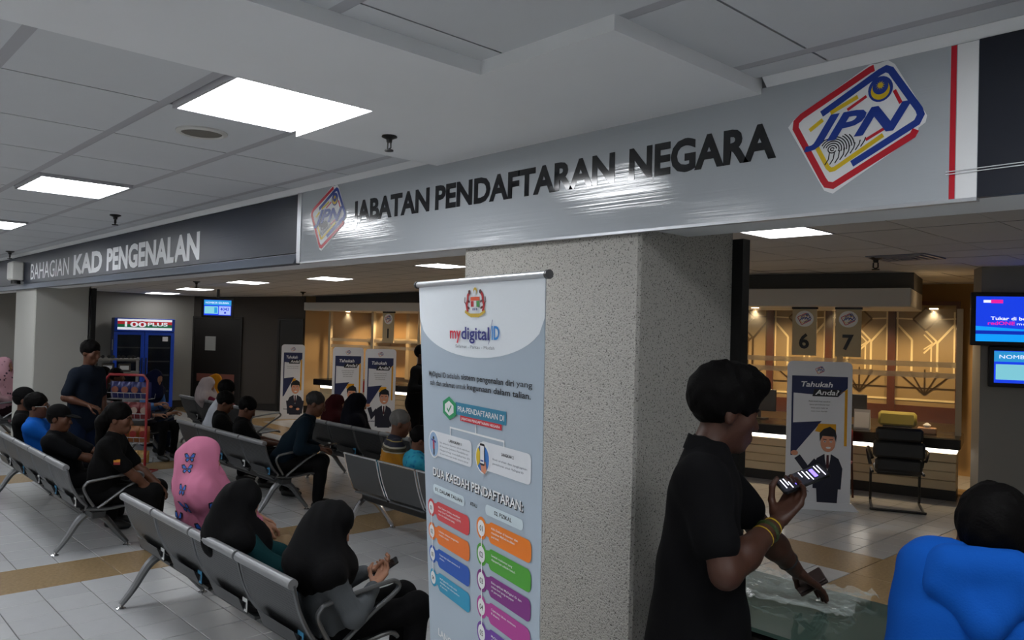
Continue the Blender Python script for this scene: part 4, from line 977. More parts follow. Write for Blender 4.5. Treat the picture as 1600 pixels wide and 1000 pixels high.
# foreground glass-topped table with crumpled clear film
t = thing('glass_table', 'dark table with thick green-edged glass top at the right of the pillar', 'table', (-1.05, 2.72, 0))
def tp_(e): return [(-.97 - e, .06), (-.82 - e * .5, .30 + e), (.95 + e, .30 + e), (.95 + e, -.28 - e), (-.46 - e * .5, -.28 - e)]
MB().prism(tp_(0), .955, .975, m_ctop, 'z').build('top_board', t)
MB().prism(tp_(.01), .976, .99, M('green_glass', (70, 90, 82), .05, spec=.6, coat=.5), 'z').build('glass_top', t)
for x, y in ((-.88, .08), (-.78, .24), (-.42, -.22), (.88, .24), (.88, -.22)): MB().box((x - .03, y - .03, 0), (x + .03, y + .03, .955), m_black).build('leg', t)
MB().box((-.76, .21, .45), (.86, .24, .955), m_ctop).build('modesty_panel', t)
N = 34; rs = np.random.RandomState(3)
hgt = rs.rand(N + 1, N + 1); hgt = (hgt + np.roll(hgt, 1, 0) + np.roll(hgt, 1, 1)) / 3
vs = []
for j in range(N + 1):
    for i in range(N + 1):
        u, v = i / N, j / N; e = 1 - min(u, v, 1 - u, 1 - v) * 3
        vs.append((-1.84 + .62 * u + .02 * math.sin(7 * v), 2.68 + .33 * v + .02 * math.sin(9 * u), .993 + .035 * hgt[j, i] * (.4 + max(0, e))))
fo = MB().add(vs, [(j * (N + 1) + i, j * (N + 1) + i + 1, (j + 1) * (N + 1) + i + 1, (j + 1) * (N + 1) + i) for j in range(N) for i in range(N)], M('clear_film', (230, 240, 236), .06, alpha=.22, spec=.9))
o = fo.build('plastic_film', None, False, fix=False); tag(o, 'crumpled clear plastic film on the glass table by the pointing hand', 'plastic film')
# ================================================================== people
A = lambda *v: np.array(v, float)
def nrm(v): return v / (np.linalg.norm(v) + 1e-9)
def cap(a, b, ra, rb=None, k=.03): return ('c', A(*a), A(*b), ra, ra if rb is None else rb, k)
def elp(c, r, R=None, k=.03): return ('e', A(*c), A(*r), np.eye(3) if R is None else R, k)
def sub(c, r, R=None, k=.01): return ('s', A(*c), A(*r), np.eye(3) if R is None else R, k)
def cut(p, n): return ('h', A(*p), nrm(A(*n)))
def sdf_net(prims, vox, fold=None):
    lo = np.full(3, 9e9); hi = -lo
    for q in prims:
        if q[0] == 'c': b = [np.minimum(q[1] - q[3], q[2] - q[4]), np.maximum(q[1] + q[3], q[2] + q[4])]
        elif q[0] == 'e': r = np.abs(q[3].T) @ q[2]; b = [q[1] - r, q[1] + r]
        else: continue
        lo = np.minimum(lo, b[0]); hi = np.maximum(hi, b[1])
    lo -= 3 * vox; hi += 3 * vox
    n = np.ceil((hi - lo) / vox).astype(int) + 1
    ax = [lo[i] + vox * np.arange(n[i]) for i in range(3)]
    D = np.full(n, .5, np.float32)
    for q in prims:
        if q[0] in 'ce':
            if q[0] == 'c': b0, b1 = np.minimum(q[1] - q[3], q[2] - q[4]), np.maximum(q[1] + q[3], q[2] + q[4])
            else: r = np.abs(q[3].T) @ q[2]; b0, b1 = q[1] - r, q[1] + r
            m = q[-1] + 2.5 * vox
            i0 = np.maximum(((b0 - m - lo) / vox).astype(int), 0); i1 = np.minimum(((b1 + m - lo) / vox).astype(int) + 2, n)
        else: i0 = np.zeros(3, int); i1 = n
        sl = tuple(slice(i0[i], i1[i]) for i in range(3))
        P = np.stack(np.meshgrid(*[ax[i][sl[i]] for i in range(3)], indexing='ij'), -1).astype(np.float32)
        if q[0] == 'c':
            a, b = q[1], q[2]; ab = b - a; L2 = ab @ ab + 1e-9
            pa = P - a.astype(np.float32); t = np.clip(pa @ ab.astype(np.float32) / L2, 0, 1)
            d = np.linalg.norm(pa - t[..., None] * ab.astype(np.float32), axis=-1) - (q[3] + (q[4] - q[3]) * t)
        elif q[0] in 'es':
            x = (P - q[1].astype(np.float32)) @ q[3].T.astype(np.float32); r = q[2].astype(np.float32)
            k0 = np.linalg.norm(x / r, axis=-1); k1 = np.linalg.norm(x / (r * r), axis=-1) + 1e-6; d = k0 * (k0 - 1) / k1
        else: d = -((P - q[1].astype(np.float32)) @ q[2].astype(np.float32))
        o = D[sl]
        if q[0] in 'ce':
            k = q[-1]; h = np.maximum(k - np.abs(o - d), 0) / k; D[sl] = np.minimum(o, d) - h * h * k * .25
        else: D[sl] = np.maximum(o, -d)
    if fold:
        P = np.stack(np.meshgrid(*ax, indexing='ij'), -1)
        am, fr = fold
        D += am * (np.sin(P[..., 0] * fr + 1.3 * np.sin(P[..., 2] * fr * .45)) * np.sin(P[..., 2] * fr * .8 + 2 * np.sin(P[..., 1] * fr * .6)) + .5 * np.sin(P[..., 1] * fr * 1.7 + P[..., 2] * fr * .5) + .5 * np.sin((P[..., 0] * .8 + P[..., 1] + .35 * P[..., 2]) * fr * 2.7 + 2.2 * np.sin(P[..., 2] * fr * .5)) * (.5 + .5 * np.sin(P[..., 2] * fr * .6 + P[..., 0] * fr * .4))).astype(np.float32)
    S = D < 0
    c = [S[i:S.shape[0] - 1 + i, j:S.shape[1] - 1 + j, k:S.shape[2] - 1 + k] for i in (0, 1) for j in (0, 1) for k in (0, 1)]
    cnt = sum(x.astype(np.int8) for x in c); act = (cnt > 0) & (cnt < 8)
    idx = np.argwhere(act)
    if len(idx) == 0: return np.zeros((0, 3)), np.zeros((0, 4), int)
    vid = np.full(act.shape, -1, np.int64); vid[act] = np.arange(len(idx))
    off = np.array([(i, j, k) for i in (0, 1) for j in (0, 1) for k in (0, 1)])
    V = np.stack([D[idx[:, 0] + o[0], idx[:, 1] + o[1], idx[:, 2] + o[2]] for o in off], 1)
    acc = np.zeros((len(idx), 3)); num = np.zeros(len(idx))
    for a in range(8):
        for b in range(a + 1, 8):
            if np.abs(off[a] - off[b]).sum() != 1: continue
            mk = (V[:, a] < 0) != (V[:, b] < 0)
            t = np.where(mk, V[:, a] / (V[:, a] - V[:, b] + 1e-12), 0)
            acc += np.where(mk[:, None], off[a] + t[:, None] * (off[b] - off[a]), 0); num += mk
    verts = lo + vox * (idx + acc / num[:, None])
    faces = []
    for axn in range(3):
        u, v = [(1, 2), (2, 0), (0, 1)][axn]
        s0 = [slice(1, -1)] * 3; s0[axn] = slice(0, -1); s1 = list(s0); s1[axn] = slice(1, None)
        e = S[tuple(s0)] != S[tuple(s1)]; q = np.argwhere(e)
        if len(q) == 0: continue
        base = q.copy(); base[:, u] += 1; base[:, v] += 1
        ins = S[base[:, 0], base[:, 1], base[:, 2]]
        def cell(du, dv): b = base.copy(); b[:, u] += du; b[:, v] += dv; return vid[b[:, 0], b[:, 1], b[:, 2]]
        f = np.stack([cell(-1, -1), cell(0, -1), cell(0, 0), cell(-1, 0)], 1)
        f[~ins] = f[~ins][:, ::-1]; faces.append(f)
    F = np.concatenate(faces); F = F[(F >= 0).all(1)]
    return verts, F
def net_obj(name, nets, mat, parent, label=None):
    V = []; F = []; o = 0
    for v, f in nets:
        V.append(v); F.append(f + o); o += len(v)
    V = np.concatenate(V); F = np.concatenate(F)
    me = bpy.data.meshes.new(name)
    me.vertices.add(len(V)); me.vertices.foreach_set('co', V.astype(np.float32).ravel())
    me.loops.add(F.size); me.loops.foreach_set('vertex_index', F.astype(np.int32).ravel())
    me.polygons.add(len(F)); me.polygons.foreach_set('loop_start', np.arange(0, F.size, 4, dtype=np.int32)); me.polygons.foreach_set('loop_total', np.full(len(F), 4, np.int32))
    me.polygons.foreach_set('use_smooth', np.ones(len(F), bool)); me.materials.append(mat); me.update(calc_edges=True)
    return link(name, me, parent, label)

def Rz(a): c, s = math.cos(a), math.sin(a); return np.array([[c, -s, 0], [s, c, 0], [0, 0, 1]])
def Rx(a): c, s = math.cos(a), math.sin(a); return np.array([[1, 0, 0], [0, c, -s], [0, s, c]])
def Ry(a): c, s = math.cos(a), math.sin(a); return np.array([[c, 0, s], [0, 1, 0], [-s, 0, c]])
def ik(S, W, l1, l2, pole):
    d = W - S; L = np.linalg.norm(d)
    if L > (l1 + l2) * .995: W = S + d / L * (l1 + l2) * .995; d = W - S; L = np.linalg.norm(d)
    a = math.acos(max(-1, min(1, (l1 * l1 + L * L - l2 * l2) / (2 * l1 * L)))); u = d / L
    p = pole - u * (pole @ u); p = nrm(p)
    return S + u * l1 * math.cos(a) + p * l1 * math.sin(a), W
def hand_prims(w, u, n, side, curl=.5, s=1.):
    """palm with four fingers and a thumb; u: finger direction, n: palm side, side: +1 right hand, -1 left"""
    u = nrm(u); n = nrm(n - u * (n @ u)); t = np.cross(n, u) * side
    out = []; K = .006
    offs = [(.030, .92), (.010, 1.04), (-.010, 1.0), (-.029, .8)]
    for o, f in offs:
        a = w + u * .012 * s + t * o * .6 * s; b = w + (u * .085 + t * o) * s
        out.append(cap(a, b, .0135 * s, .0115 * s, .012))
        p = b; ang = curl * .55
        for L, r in ((.040, .0092), (.026, .0085), (.021, .0076)):
            d = u * math.cos(ang) + n * math.sin(ang); q = p + d * L * f * s
            out.append(cap(p, q, r * s, r * .92 * s, K)); p = q; ang += curl * .85
    a = w + (u * .025 + t * .026 + n * .006) * s; b = a + (u * .030 + t * .026 + n * .012) * s; c = b + (u * .032 + t * .006 + n * .016 * (1 + curl)) * s; d = c + (u * .026 - t * .006 * curl + n * .008) * s
    out += [cap(w + u * .01 * s, a, .015 * s, .014 * s, .012), cap(a, b, .0135 * s, .011 * s, .008), cap(b, c, .0105 * s, .0095 * s, K), cap(c, d, .0095 * s, .008 * s, K)]
    return out
SKIN = {'tan': (130, 88, 66), 'brown': (84, 52, 36), 'dark': (64, 38, 27), 'fair': (150, 108, 86)}
PEOPLE = []
def cloth(c, rough=.9): return M('cloth_%d_%d_%d' % c, c, rough, bump=.12, bscale=220, spec=.12)
m_hair = M('black_hair', (5, 4, 4), .65, bump=.25, bscale=160, spec=.08); m_hair_g = M('grey_hair', (92, 90, 88), .6, bump=.4, bscale=160, spec=.2); m_hair_s = M('salt_hair', (40, 38, 37), .6, bump=.3, bscale=160, spec=.2)
m_eye = M('eye_white', (210, 205, 198), .2); m_iris = M('eye_dark', (20, 12, 8), .15); m_lip = M('lips', (120, 66, 58), .5)

def person(label, loc, rz, seated=True, s=1., skin='tan', lean=6, leanx=0., head=(0, 0, 0), hands=None, vox=.016, top=(20, 20, 22), sleeve=.55, bottom=(22, 22, 26), shoes=(18, 18, 18),
           hair='short', hairmat=None, hijab=None, hijab_len=.30, cap_col=None, group=None, J=None, skirt=False, hcurl=.6, wide=1., hfwd=0., ponytail=False, stripes=None, hipz=None, palms=None, armr=1., jacket=None, knees=None, eyes=False, feet=True, hvox=.0085):
    t = thing('person', label, 'person', loc, rz, group)
    s_ = s
    hz = hipz if hipz else (.50 if seated else .93 * s)
    hip = A(0, 0, hz); la, lx = math.radians(lean), math.radians(leanx)
    d = nrm(A(math.sin(lx), math.sin(la), math.cos(la) * math.cos(lx)))
    J = dict(J or {})
    hip = J.get('hip', hip)
    neck = J.get('neck', hip + d * .50 * s); d = nrm(neck - hip); chest = hip + (neck - hip) * .62
    ru = A(1, 0, 0)
    shR = J.get('shR', neck + ru * .165 * s * wide - d * .05 * s); shL = J.get('shL', neck - ru * .165 * s * wide - d * .05 * s)
    ru = nrm(shR - shL)
    hp, hy, hr = [math.radians(a) for a in head]
    HR = Rz(hy) @ Rx(-hp) @ Ry(hr)               # head axes in body frame
    hc = J.get('head', neck + nrm(d * .6 + A(0, 0, .5)) * .135 * s + HR @ A(0, .02 + hfwd, .045) * s)
    h = lambda x, y, z: hc + HR @ (A(x, y, z) * s)
    hr3 = HR.T
    # limbs
    if hands is None: hands = ((.10, .30, .16), (-.10, .30, .16)) if seated else ((.24, .06, -.12), (-.24, .06, -.12))
    arms = []
    for i, (sh, hv) in enumerate(((shR, hands[0]), (shL, hands[1]))):
        sd = 1 if i == 0 else -1
        W = J.get('wr' + 'RL'[i]); W = hip + A(*hv) * A(1, 1, 1) if W is None else W
        E = J.get('el' + 'RL'[i])
        if E is None: E, W = ik(sh, W, .275 * s, .245 * s, A(.6 * sd, -.5, -.6))
        hd = J.get('hd' + 'RL'[i], W - E); pn = J.get('pn' + 'RL'[i], A(-.3 * sd, .2, -1.) if palms is None else A(*palms[i]))
        arms.append((sh, E, W, nrm(hd), pn, sd))
    if seated:
        kn = knees or ((.10, .44, .50), (-.10, .44, .50))
        legs = [(hip + A(.085 * sd, .0, -.02) * 1, A(k[0], k[1], k[2]) if not knees else A(*k), None) for sd, k in ((1, kn[0]), (-1, kn[1]))]
        legs = [(a, b, A(b[0] * 1.05, b[1] - .03, .085)) for a, b, _ in legs]
    else:
        legs = [(hip + A(.085 * sd, 0, -.04), A(.095 * sd, .03, hz * .53), A(.10 * sd, -.01, .085)) for sd in (1, -1)]
    legs = J.get('legs', legs)
    def torso(o):
        q = []
        for sd in (-1, 1):
            q += [cap(hip + ru * sd * .062 * s * wide, hip + (neck - hip) * .42 + ru * sd * .058 * s * wide, .108 * s * wide + o, .098 * s * wide + o, .06), cap(hip + (neck - hip) * .42 + ru * sd * .058 * s * wide, hip + (neck - hip) * .76 + ru * sd * .072 * s * wide, .098 * s * wide + o, .094 * s + o, .06)]
        q += [cap(shR * .9 + shL * .1, shL * .9 + shR * .1, .056 * s + o, .056 * s + o, .07), cap(hip + (neck - hip) * .8, neck + (hc - neck) * .05, .075 * s + o, .052 * s + o * .7, .05)]
        return q
    skinm = M('skin_' + skin, SKIN[skin], .5, spec=.35, bump=.05, bscale=90)
    headp = [elp(h(0, -.012, .032), A(.074, .093, .088) * s, hr3, .02), elp(h(0, .028, -.04), A(.056, .066, .078) * s, hr3, .03), cap(h(0, .068, -.098), h(0, .06, -.095), .022 * s, .026 * s, .03),
             cap(h(0, .088, .012), h(0, .108, -.03), .009 * s, .0145 * s, .014), cap(h(-.032, .078, .022), h(.032, .078, .022), .014 * s, .014 * s, .02), cap(h(-.017, .09, -.062), h(.017, .09, -.062), .0095 * s, .0095 * s, .012),
             cap(h(-.014, .088, -.074), h(.014, .088, -.074), .010 * s, .010 * s, .012), elp(h(.04, .06, -.02), A(.024, .024, .024) * s, None, .03), elp(h(-.04, .06, -.02), A(.024, .024, .024) * s, None, .03)]
    for sd in (-1, 1): headp += [elp(h(.074 * sd, -.012, -.008), A(.011, .021, .033) * s, hr3 @ np.eye(3), .008)]
    neckp = [cap(neck - d * .02, h(0, -.018, -.05), .052 * s, .05 * s, .03)]
    body = torso(-.008) + neckp
    for sh, E, W, hd, pn, sd in arms: body += [cap(sh, E, .047 * s * armr, .039 * s * armr, .03), cap(E, E + (W - E) * .35, .039 * s * armr, .041 * s * armr, .02), cap(E + (W - E) * .35, W, .041 * s * armr, .0255 * s, .02)]
    for a, b, c in legs: body += [cap(a, b, .078 * s, .052 * s, .05), cap(b, c, .05 * s, .034 * s, .03)]
    near = vox < .011
    if near: nets = [sdf_net(body + headp, vox)]
    else: nets = [sdf_net(body, vox), sdf_net(headp + neckp, max(vox * .62, .008))]
    for sh, E, W, hd, pn, sd in arms: nets.append(sdf_net([cap(W - (W - E) * .12, W + hd * .02, .025 * s, .02 * s, .012)] + hand_prims(W, hd, pn, sd, hcurl if not isinstance(hcurl, tuple) else hcurl[0 if sd > 0 else 1], s), min(vox * .6, hvox)))
    bo = net_obj('body', nets, skinm, t)
    # clothing
    o = .014
    tp = torso(o)
    for sh, E, W, hd, pn, sd in arms:
        if sleeve > 1: tp += [cap(sh, E, .060 * s + .004, .056 * s, .04), cap(E, E + (W - E) * .4, .056 * s, .054 * s, .03), cap(E + (W - E) * .4, E + (W - E) * (sleeve - 1), .054 * s, .040 * s, .03)]
        else: tp += [cap(sh, sh + (E - sh) * sleeve, .060 * s * armr, .060 * s * armr, .04)]
    if not seated: tp += [cap(hip - A(0, 0, .06), hip + d * .1, .155 * s * wide, .14 * s * wide, .06)]
    tp += [cut(neck + (hc - neck) * .42 + d * .0, nrm(hc - neck))] if not hijab else []
    tn = sdf_net(tp, vox, (.003, 26))
    if stripes:
        m = M('striped_polo', stripes[0][1], .85); nt, b = nodes_of(m); tc = nt.nodes.new('ShaderNodeTexCoord'); sx = nt.nodes.new('ShaderNodeSeparateXYZ'); r = nt.nodes.new('ShaderNodeValToRGB'); r.color_ramp.interpolation = 'CONSTANT'
        nt.links.new(tc.outputs['Object'], sx.inputs[0]); nt.links.new(sx.outputs['Z'], r.inputs['Fac'])
        for i, (z, c) in enumerate(stripes):
            e = r.color_ramp.elements[i] if i < 2 else r.color_ramp.elements.new(z); e.position = z; e.color = lin(c)
        nt.links.new(r.outputs['Color'], b.inputs['Base Color']); tm = m
    else: tm = cloth(top)
    shirt = net_obj('shirt', [tn], tm, t)
    bp_ = [elp(hip, A(.165 * wide, .125, .12) * s, None, .05)]
    for a, b, c in legs:
        if skirt: bp_ += [cap(a, b, .12 * s, .11 * s, .10), cap(b, c + A(0, 0, .02), .105 * s, .12 * s, .10)]
        else: bp_ += [cap(a, b, .094 * s, .070 * s, .06), cap(b, c + (b - c) * .08, .068 * s, .052 * s, .04)]
    net_obj('skirt' if skirt else 'trousers', [sdf_net(bp_, max(vox, .012), (.003, 24))], cloth(bottom), t)
    if feet:
        for a, b, c in legs:
            fd = A(c[0] * .12, 1, 0) if 'fd' not in J else J['fd']; fd = nrm(fd)
            net_obj('shoe', [sdf_net([cap(c + A(0, -.02, -.03), A(c[0], c[1], .04) + fd * .09, .043 * s, .04 * s, .03), cap(A(c[0], c[1], .036) + fd * .08, A(c[0], c[1], .034) + fd * .15, .038 * s, .03 * s, .03), cut((0, 0, .004), (0, 0, -1))], .014)], M('shoe_%d_%d_%d' % shoes, shoes, .5), t)
    # head wear
    hv = max(vox * .62, .007)
    if hijab:
        hp_ = [elp(h(0, -.014, .028), A(.094, .112, .106) * s, hr3, .04), cap(h(0, -.02, -.04), neck + d * .0, .088 * s, .10 * s, .06), cap(neck - d * .02, chest - d * (hijab_len - .2) * .4, .12 * s, .135 * s, .10),
               cap(shR - ru * .0 - d * .01, shL + ru * .0 - d * .01, .092 * s, .092 * s, .09)] + ([cap(a_[0], a_[0] + (a_[1] - a_[0]) * .2, .084 * s, .08 * s, .07) for a_ in arms] if .18 <= hijab_len < .4 else []) + ([cap(h(0, -.03, -.06), hip + A(0, .02, .2), .10 * s, .19 * s, .10), cap(shR, hip + A(.12, .06, .2), .08 * s, .11 * s, .1), cap(shL, hip + A(-.12, .06, .2), .08 * s, .11 * s, .1)] if hijab_len >= .4 else []) + [cap(h(0, .02, -.09), chest + A(0, .06, 0) - d * (hijab_len - .2), .07 * s, .135 * s, .08), cap(h(0, -.06, -.03), chest + A(0, -.05, .0) - d * (hijab_len - .25), .08 * s, .13 * s, .08),
               sub(h(0, .115, -.018), A(.055, .085, .080) * s, hr3)]
        net_obj('hijab', [sdf_net(hp_, max(hv, .009), (.0052, 30))], cloth(hijab, .8), t)
    elif cap_col:
        hp_ = [elp(h(0, -.016, .048), A(.086, .108, .092) * s, hr3, .02), cut(h(0, 0, .028), HR @ A(0, -.12, -1)), ]
        v1 = sdf_net(hp_, hv)
        v2 = sdf_net([elp(h(0, .11, .038), A(.072, .085, .010) * s, hr3 @ Rx(.15), .01)], max(hv * .6, .005))
        net_obj('cap', [v1, v2], cloth(cap_col), t)
        net_obj('hair', [sdf_net([elp(h(0, -.026, .02), A(.082, .094, .086) * s, hr3, .02), cut(h(0, .02, 0), HR @ A(0, 1, .1)), cut(h(0, 0, -.055), HR @ A(0, 0, -1))], hv)], hairmat or m_hair, t)
    elif hair:
        v = {'short': 0, 'full': .012, 'tall': .018}[hair]
        hp_ = [elp(h(0, -.02, .042 + v * .4), A(.084 + v * .5, .100 + v, .092 + v) * s, hr3, .02)]
        if hair == 'tall': hp_ += [elp(h(0, .035, .118), A(.066, .066, .04) * s, hr3, .03), elp(h(.01, .085, .098), A(.05, .035, .03) * s, hr3, .03)]
        if ponytail: hp_ += [cap(h(0, -.08, .03), h(0, -.13, -.04), .05 * s, .055 * s, .04), cap(h(0, -.13, -.04), h(0, -.14, -.22), .055 * s, .03 * s, .04)]
        hp_ += [sub(h(0, .125, -.045), A(.085, .085, .105) * s, hr3), sub(h(.078, .03, -.045), A(.03, .05, .055) * s, hr3), sub(h(-.078, .03, -.045), A(.03, .05, .055) * s, hr3)]
        if not ponytail: hp_ += [cut(h(0, -.05, -.075), HR @ A(0, .35, -1))]
        net_obj('hair', [sdf_net(hp_, hv, (.0025, 90))], hairmat or m_hair, t)
    if eyes:
        for sd in (-1, 1):
            e = MB().sphere(tuple(h(.031 * sd, .073, .004)), .0125 * s, m_eye, 10, 8).build('eye', t, True)
            MB().sphere(tuple(h(.031 * sd, .0825, .003)), .0058 * s, m_iris, 8, 6).build('iris', e, True)
            MB().tube([tuple(h(.014 * sd, .094, .021)), tuple(h(.032 * sd, .091, .027)), tuple(h(.05 * sd, .078, .022))], .0042 * s, m_hair, 6).build('eyebrow', t, True)
    PEOPLE.append((label, wpt(loc, rz, hc), wpt(loc, rz, neck), wpt(loc, rz, shR), wpt(loc, rz, shL)))
    return t, dict(head=hc, HR=HR, arms=arms, hip=hip, neck=neck, d=d, h=h, shirt=shirt)

m_phone = M('phone_black', (14, 14, 16), .2, coat=.4)
def phone(label, p, u, n, lit=None, sz=(.072, .148)):
    """p centre, u long axis, n screen normal (world)"""
    u = Vector(u).normalized(); n = Vector(n); n = (n - u * n.dot(u)).normalized(); x = u.cross(n)
    t = thing('smartphone', label, 'phone', p); t.rotation_euler = Matrix((x, u, n)).transposed().to_euler()
    MB().prism(rrect(-sz[0] / 2, -sz[1] / 2, sz[0] / 2, sz[1] / 2, .009, 3), -.004, .004, m_phone, 'z').build('casing', t)
    MB().prism(rrect(-sz[0] / 2 + .003, -sz[1] / 2 + .005, sz[0] / 2 - .003, sz[1] / 2 - .005, .007, 3), .004, .0046, lit or M('phone_screen', (20, 22, 26), .1), 'z').build('screen', t)
    return t
def wpt(loc, rz, p): q = Rz(rz) @ np.asarray(p, float); return Vector((loc[0] + q[0], loc[1] + q[1], (loc[2] if len(loc) > 2 else 0) + q[2]))
def lpt(loc, rz, p): return Rz(-rz) @ (A(*p) - A(*loc))
rad = math.radians
# ---- foreground man with the phone (standing, facing right)
loc = (-1.41, 2.17, 0); rz = rad(-40)
L_ = lambda *p: lpt(loc, rz, p)
Jm = dict(hip=L_(-1.42, 2.16, .98), neck=L_(-1.408, 2.165, 1.60), shR=L_(-1.33, 2.02, 1.535), shL=L_(-1.50, 2.335, 1.52), head=L_(-1.375, 2.215, 1.722), elR=L_(-1.232, 2.005, 1.285), wrR=L_(-1.228, 2.285, 1.392),
          elL=L_(-1.40, 2.51, 1.29), wrL=L_(-1.372, 2.70, 1.13), hdR=L_(-1.195, 2.39, 1.50) - L_(-1.228, 2.285, 1.392), hdL=L_(-1.30, 2.86, 1.01) - L_(-1.372, 2.70, 1.13), pnR=Rz(-rz) @ A(.15, .25, .9), pnL=Rz(-rz) @ A(-.2, -.3, -1))
man, inf = person('standing man in a black polo shirt holding up a phone and pointing at the table', loc, rz, seated=False, s=1.0, skin='dark', J=Jm, head=(12, 4, 0), vox=.0085, top=(11, 11, 13), sleeve=.66, bottom=(12, 12, 14), hair='tall', eyes=True, hcurl=(.75, .25), hipz=.98, wide=1.06, armr=1.12)
# polo collar, chest and shoulder marks
nk = inf['neck']; d_ = nrm(inf['head'] - nk)
cl = MB(); ringp = [tuple(nk + A(.058 * math.cos(a), .057 * math.sin(a), .022 - .03 * math.sin(a))) for a in np.linspace(0, 2 * PI, 20, endpoint=False)]
ring2 = [tuple(nk + A(.074 * math.cos(a), .074 * math.sin(a), -.025 - .03 * math.sin(a))) for a in np.linspace(0, 2 * PI, 20, endpoint=False)]
cl.loft([ringp, ring2], cloth((13, 13, 15)), cap=False).build('collar', man, True)
Wm = lambda p: wpt(loc, rz, p)
shv = np.empty(len(inf['shirt'].data.vertices) * 3, np.float32); inf['shirt'].data.vertices.foreach_get('co', shv); shv = shv.reshape(-1, 3)
shn = np.empty_like(shv).ravel(); inf['shirt'].data.vertices.foreach_get('normal', shn); shn = shn.reshape(-1, 3)
tg = nk + A(.10, -.06, -.09); i = np.argmin(((shv - tg) ** 2).sum(1)); c_, n_ = shv[i].astype(float), nrm(shn[i].astype(float)); a_ = nrm(np.cross(A(0, 0, 1), n_)); b_ = np.cross(n_, a_)
p = Print(lambda u, v, h: tuple(c_ + n_ * (.010 + h) + a_ * u + b_ * v), .001)
p.stroke([(-.016, -.02), (.004, .02), (.018, .012)], .008, M('shirt_logo', (150, 150, 150), .6)); p.stroke([(-.006, -.018), (.016, -.004)], .005, M('shirt_logo', (150, 150, 150), .6)); p.build('shoulder_logo', man)
aR, aL = inf['arms']
def band(parent, E, W, f, r, th, mat, nm, lab=None):
    c = E + (W - E) * f; u = nrm(W - E); a = nrm(np.cross(u, A(0, 0, 1))); b = np.cross(u, a)
    MB().tube([tuple(c + (a * math.cos(t) + b * math.sin(t)) * r) for t in np.linspace(0, 2 * PI, 18, endpoint=False)], th, mat, 6, closed=True).build(nm, parent, True, lab)
band(man, aR[1], aR[2], .80, .031, .008, M('bracelet_green', (44, 60, 24), .5), 'bracelet', 'dark green woven bracelet')
band(man, aR[1], aR[2], .70, .034, .003, M('bracelet_yellow', (170, 140, 30), .4), 'bracelet', 'thin yellow bracelet')
band(man, aR[1], aR[2], .90, .028, .003, M('bracelet_yellow', (170, 140, 30), .4), 'bracelet', 'thin yellow bracelet')
band(man, aL[1], aL[2], .72, .031, .007, m_black, 'wristband', 'black wristband')
# phone in the raised right hand
m_ps = M('phone_chat', (26, 26, 32), .15, emit=.6)
pc = Vector((-1.195, 2.375, 1.52)); pu = Vector((.62, .66, .40)); pn_ = Vector((-.1, -.62, .8))
ph = phone('smartphone with a dark chat screen held up by the standing man', pc, pu, pn_, m_ps, (.074, .155))
p = Print(lambda u, v, h: (u, v, .0047 + h), .0004); wl = M('phone_text', (220, 222, 235), .4, emit=1.2); vi = M('phone_violet', (96, 80, 220), .4, emit=2.2)
for i, (v, a, b) in enumerate(((-.062, -.03, .02), (-.052, -.03, .01), (-.045, -.03, .028), (.0, -.03, .0), (.012, -.03, .02), (.022, -.02, .03), (.052, -.03, .01), (.062, -.028, .03))): p.grid(a, v, b, v + .003, wl)
for v in (-.03, .032): p.poly(rrect(-.022, v, .022, v + .012, .003, 2), vi)
p.build('messages', ph.children[0])
# dark wallet under the pointing hand
o = thing('wallet', 'dark folded wallet held under the pointing hand', 'wallet', (-1.37, 2.80, 1.075), rad(30)); o.rotation_euler = (rad(12), rad(-35), rad(35))
MB().box((-.055, -.045, -.012), (.055, .045, .0), M('brown_leather', (40, 22, 18), .5), .004).build('cover', o); MB().box((-.055, -.045, .001), (.055, .045, .01), MATS['brown_leather'], .004).build('flap', o)

# ---- boy in bright blue, seen from behind at the right edge
loc = (-.63, 2.08, 0); rz = rad(28)
L_ = lambda *p: lpt(loc, rz, p)
Jb = dict(hip=L_(-.64, 2.05, .92), neck=L_(-.628, 2.12, 1.41), head=L_(-.603, 2.17, 1.478), shL=L_(-.722, 2.07, 1.415), shR=L_(-.487, 2.19, 1.41), elL=L_(-.755, 2.10, 1.13), wrL=L_(-.70, 2.33, 1.06), elR=L_(-.40, 2.24, 1.13), wrR=L_(-.44, 2.42, 1.06))
boy, inf = person('boy in a bright blue hooded top seen from behind at the right edge', loc, rz, seated=False, s=.94, skin='brown', head=(24, -16, 0), vox=.010, top=(10, 74, 160), sleeve=1.8, bottom=(20, 20, 24), hair='full', J=Jb, wide=1.08, hipz=.92, hands=((.20, .30, .14), (-.20, .30, .14)), hcurl=.4)
nk = inf['neck']
net_obj('hood', [sdf_net([cap(nk + A(.06, -.06, .03), nk + A(-.06, -.06, .03), .045, .045, .04), cap(nk + A(.08, -.07, -.02), nk + A(0, -.10, -.09), .042, .035, .05), cap(nk + A(-.08, -.07, -.02), nk + A(0, -.10, -.09), .042, .035, .05), cap(nk + A(.085, -.03, .01), nk + A(.07, .05, -.02), .035, .025, .04), cap(nk + A(-.085, -.03, .01), nk + A(-.07, .05, -.02), .035, .025, .04)], .009, (.003, 40))], cloth((10, 74, 160)), boy)
st = MB(); c0 = nk + A(.125, -.10, -.03)
pts = [nk + A(.115, .02, .005), nk + A(.135, -.05, -.0), nk + A(.15, -.105, -.08), nk + A(.15, -.135, -.2), nk + A(.13, -.14, -.34)]
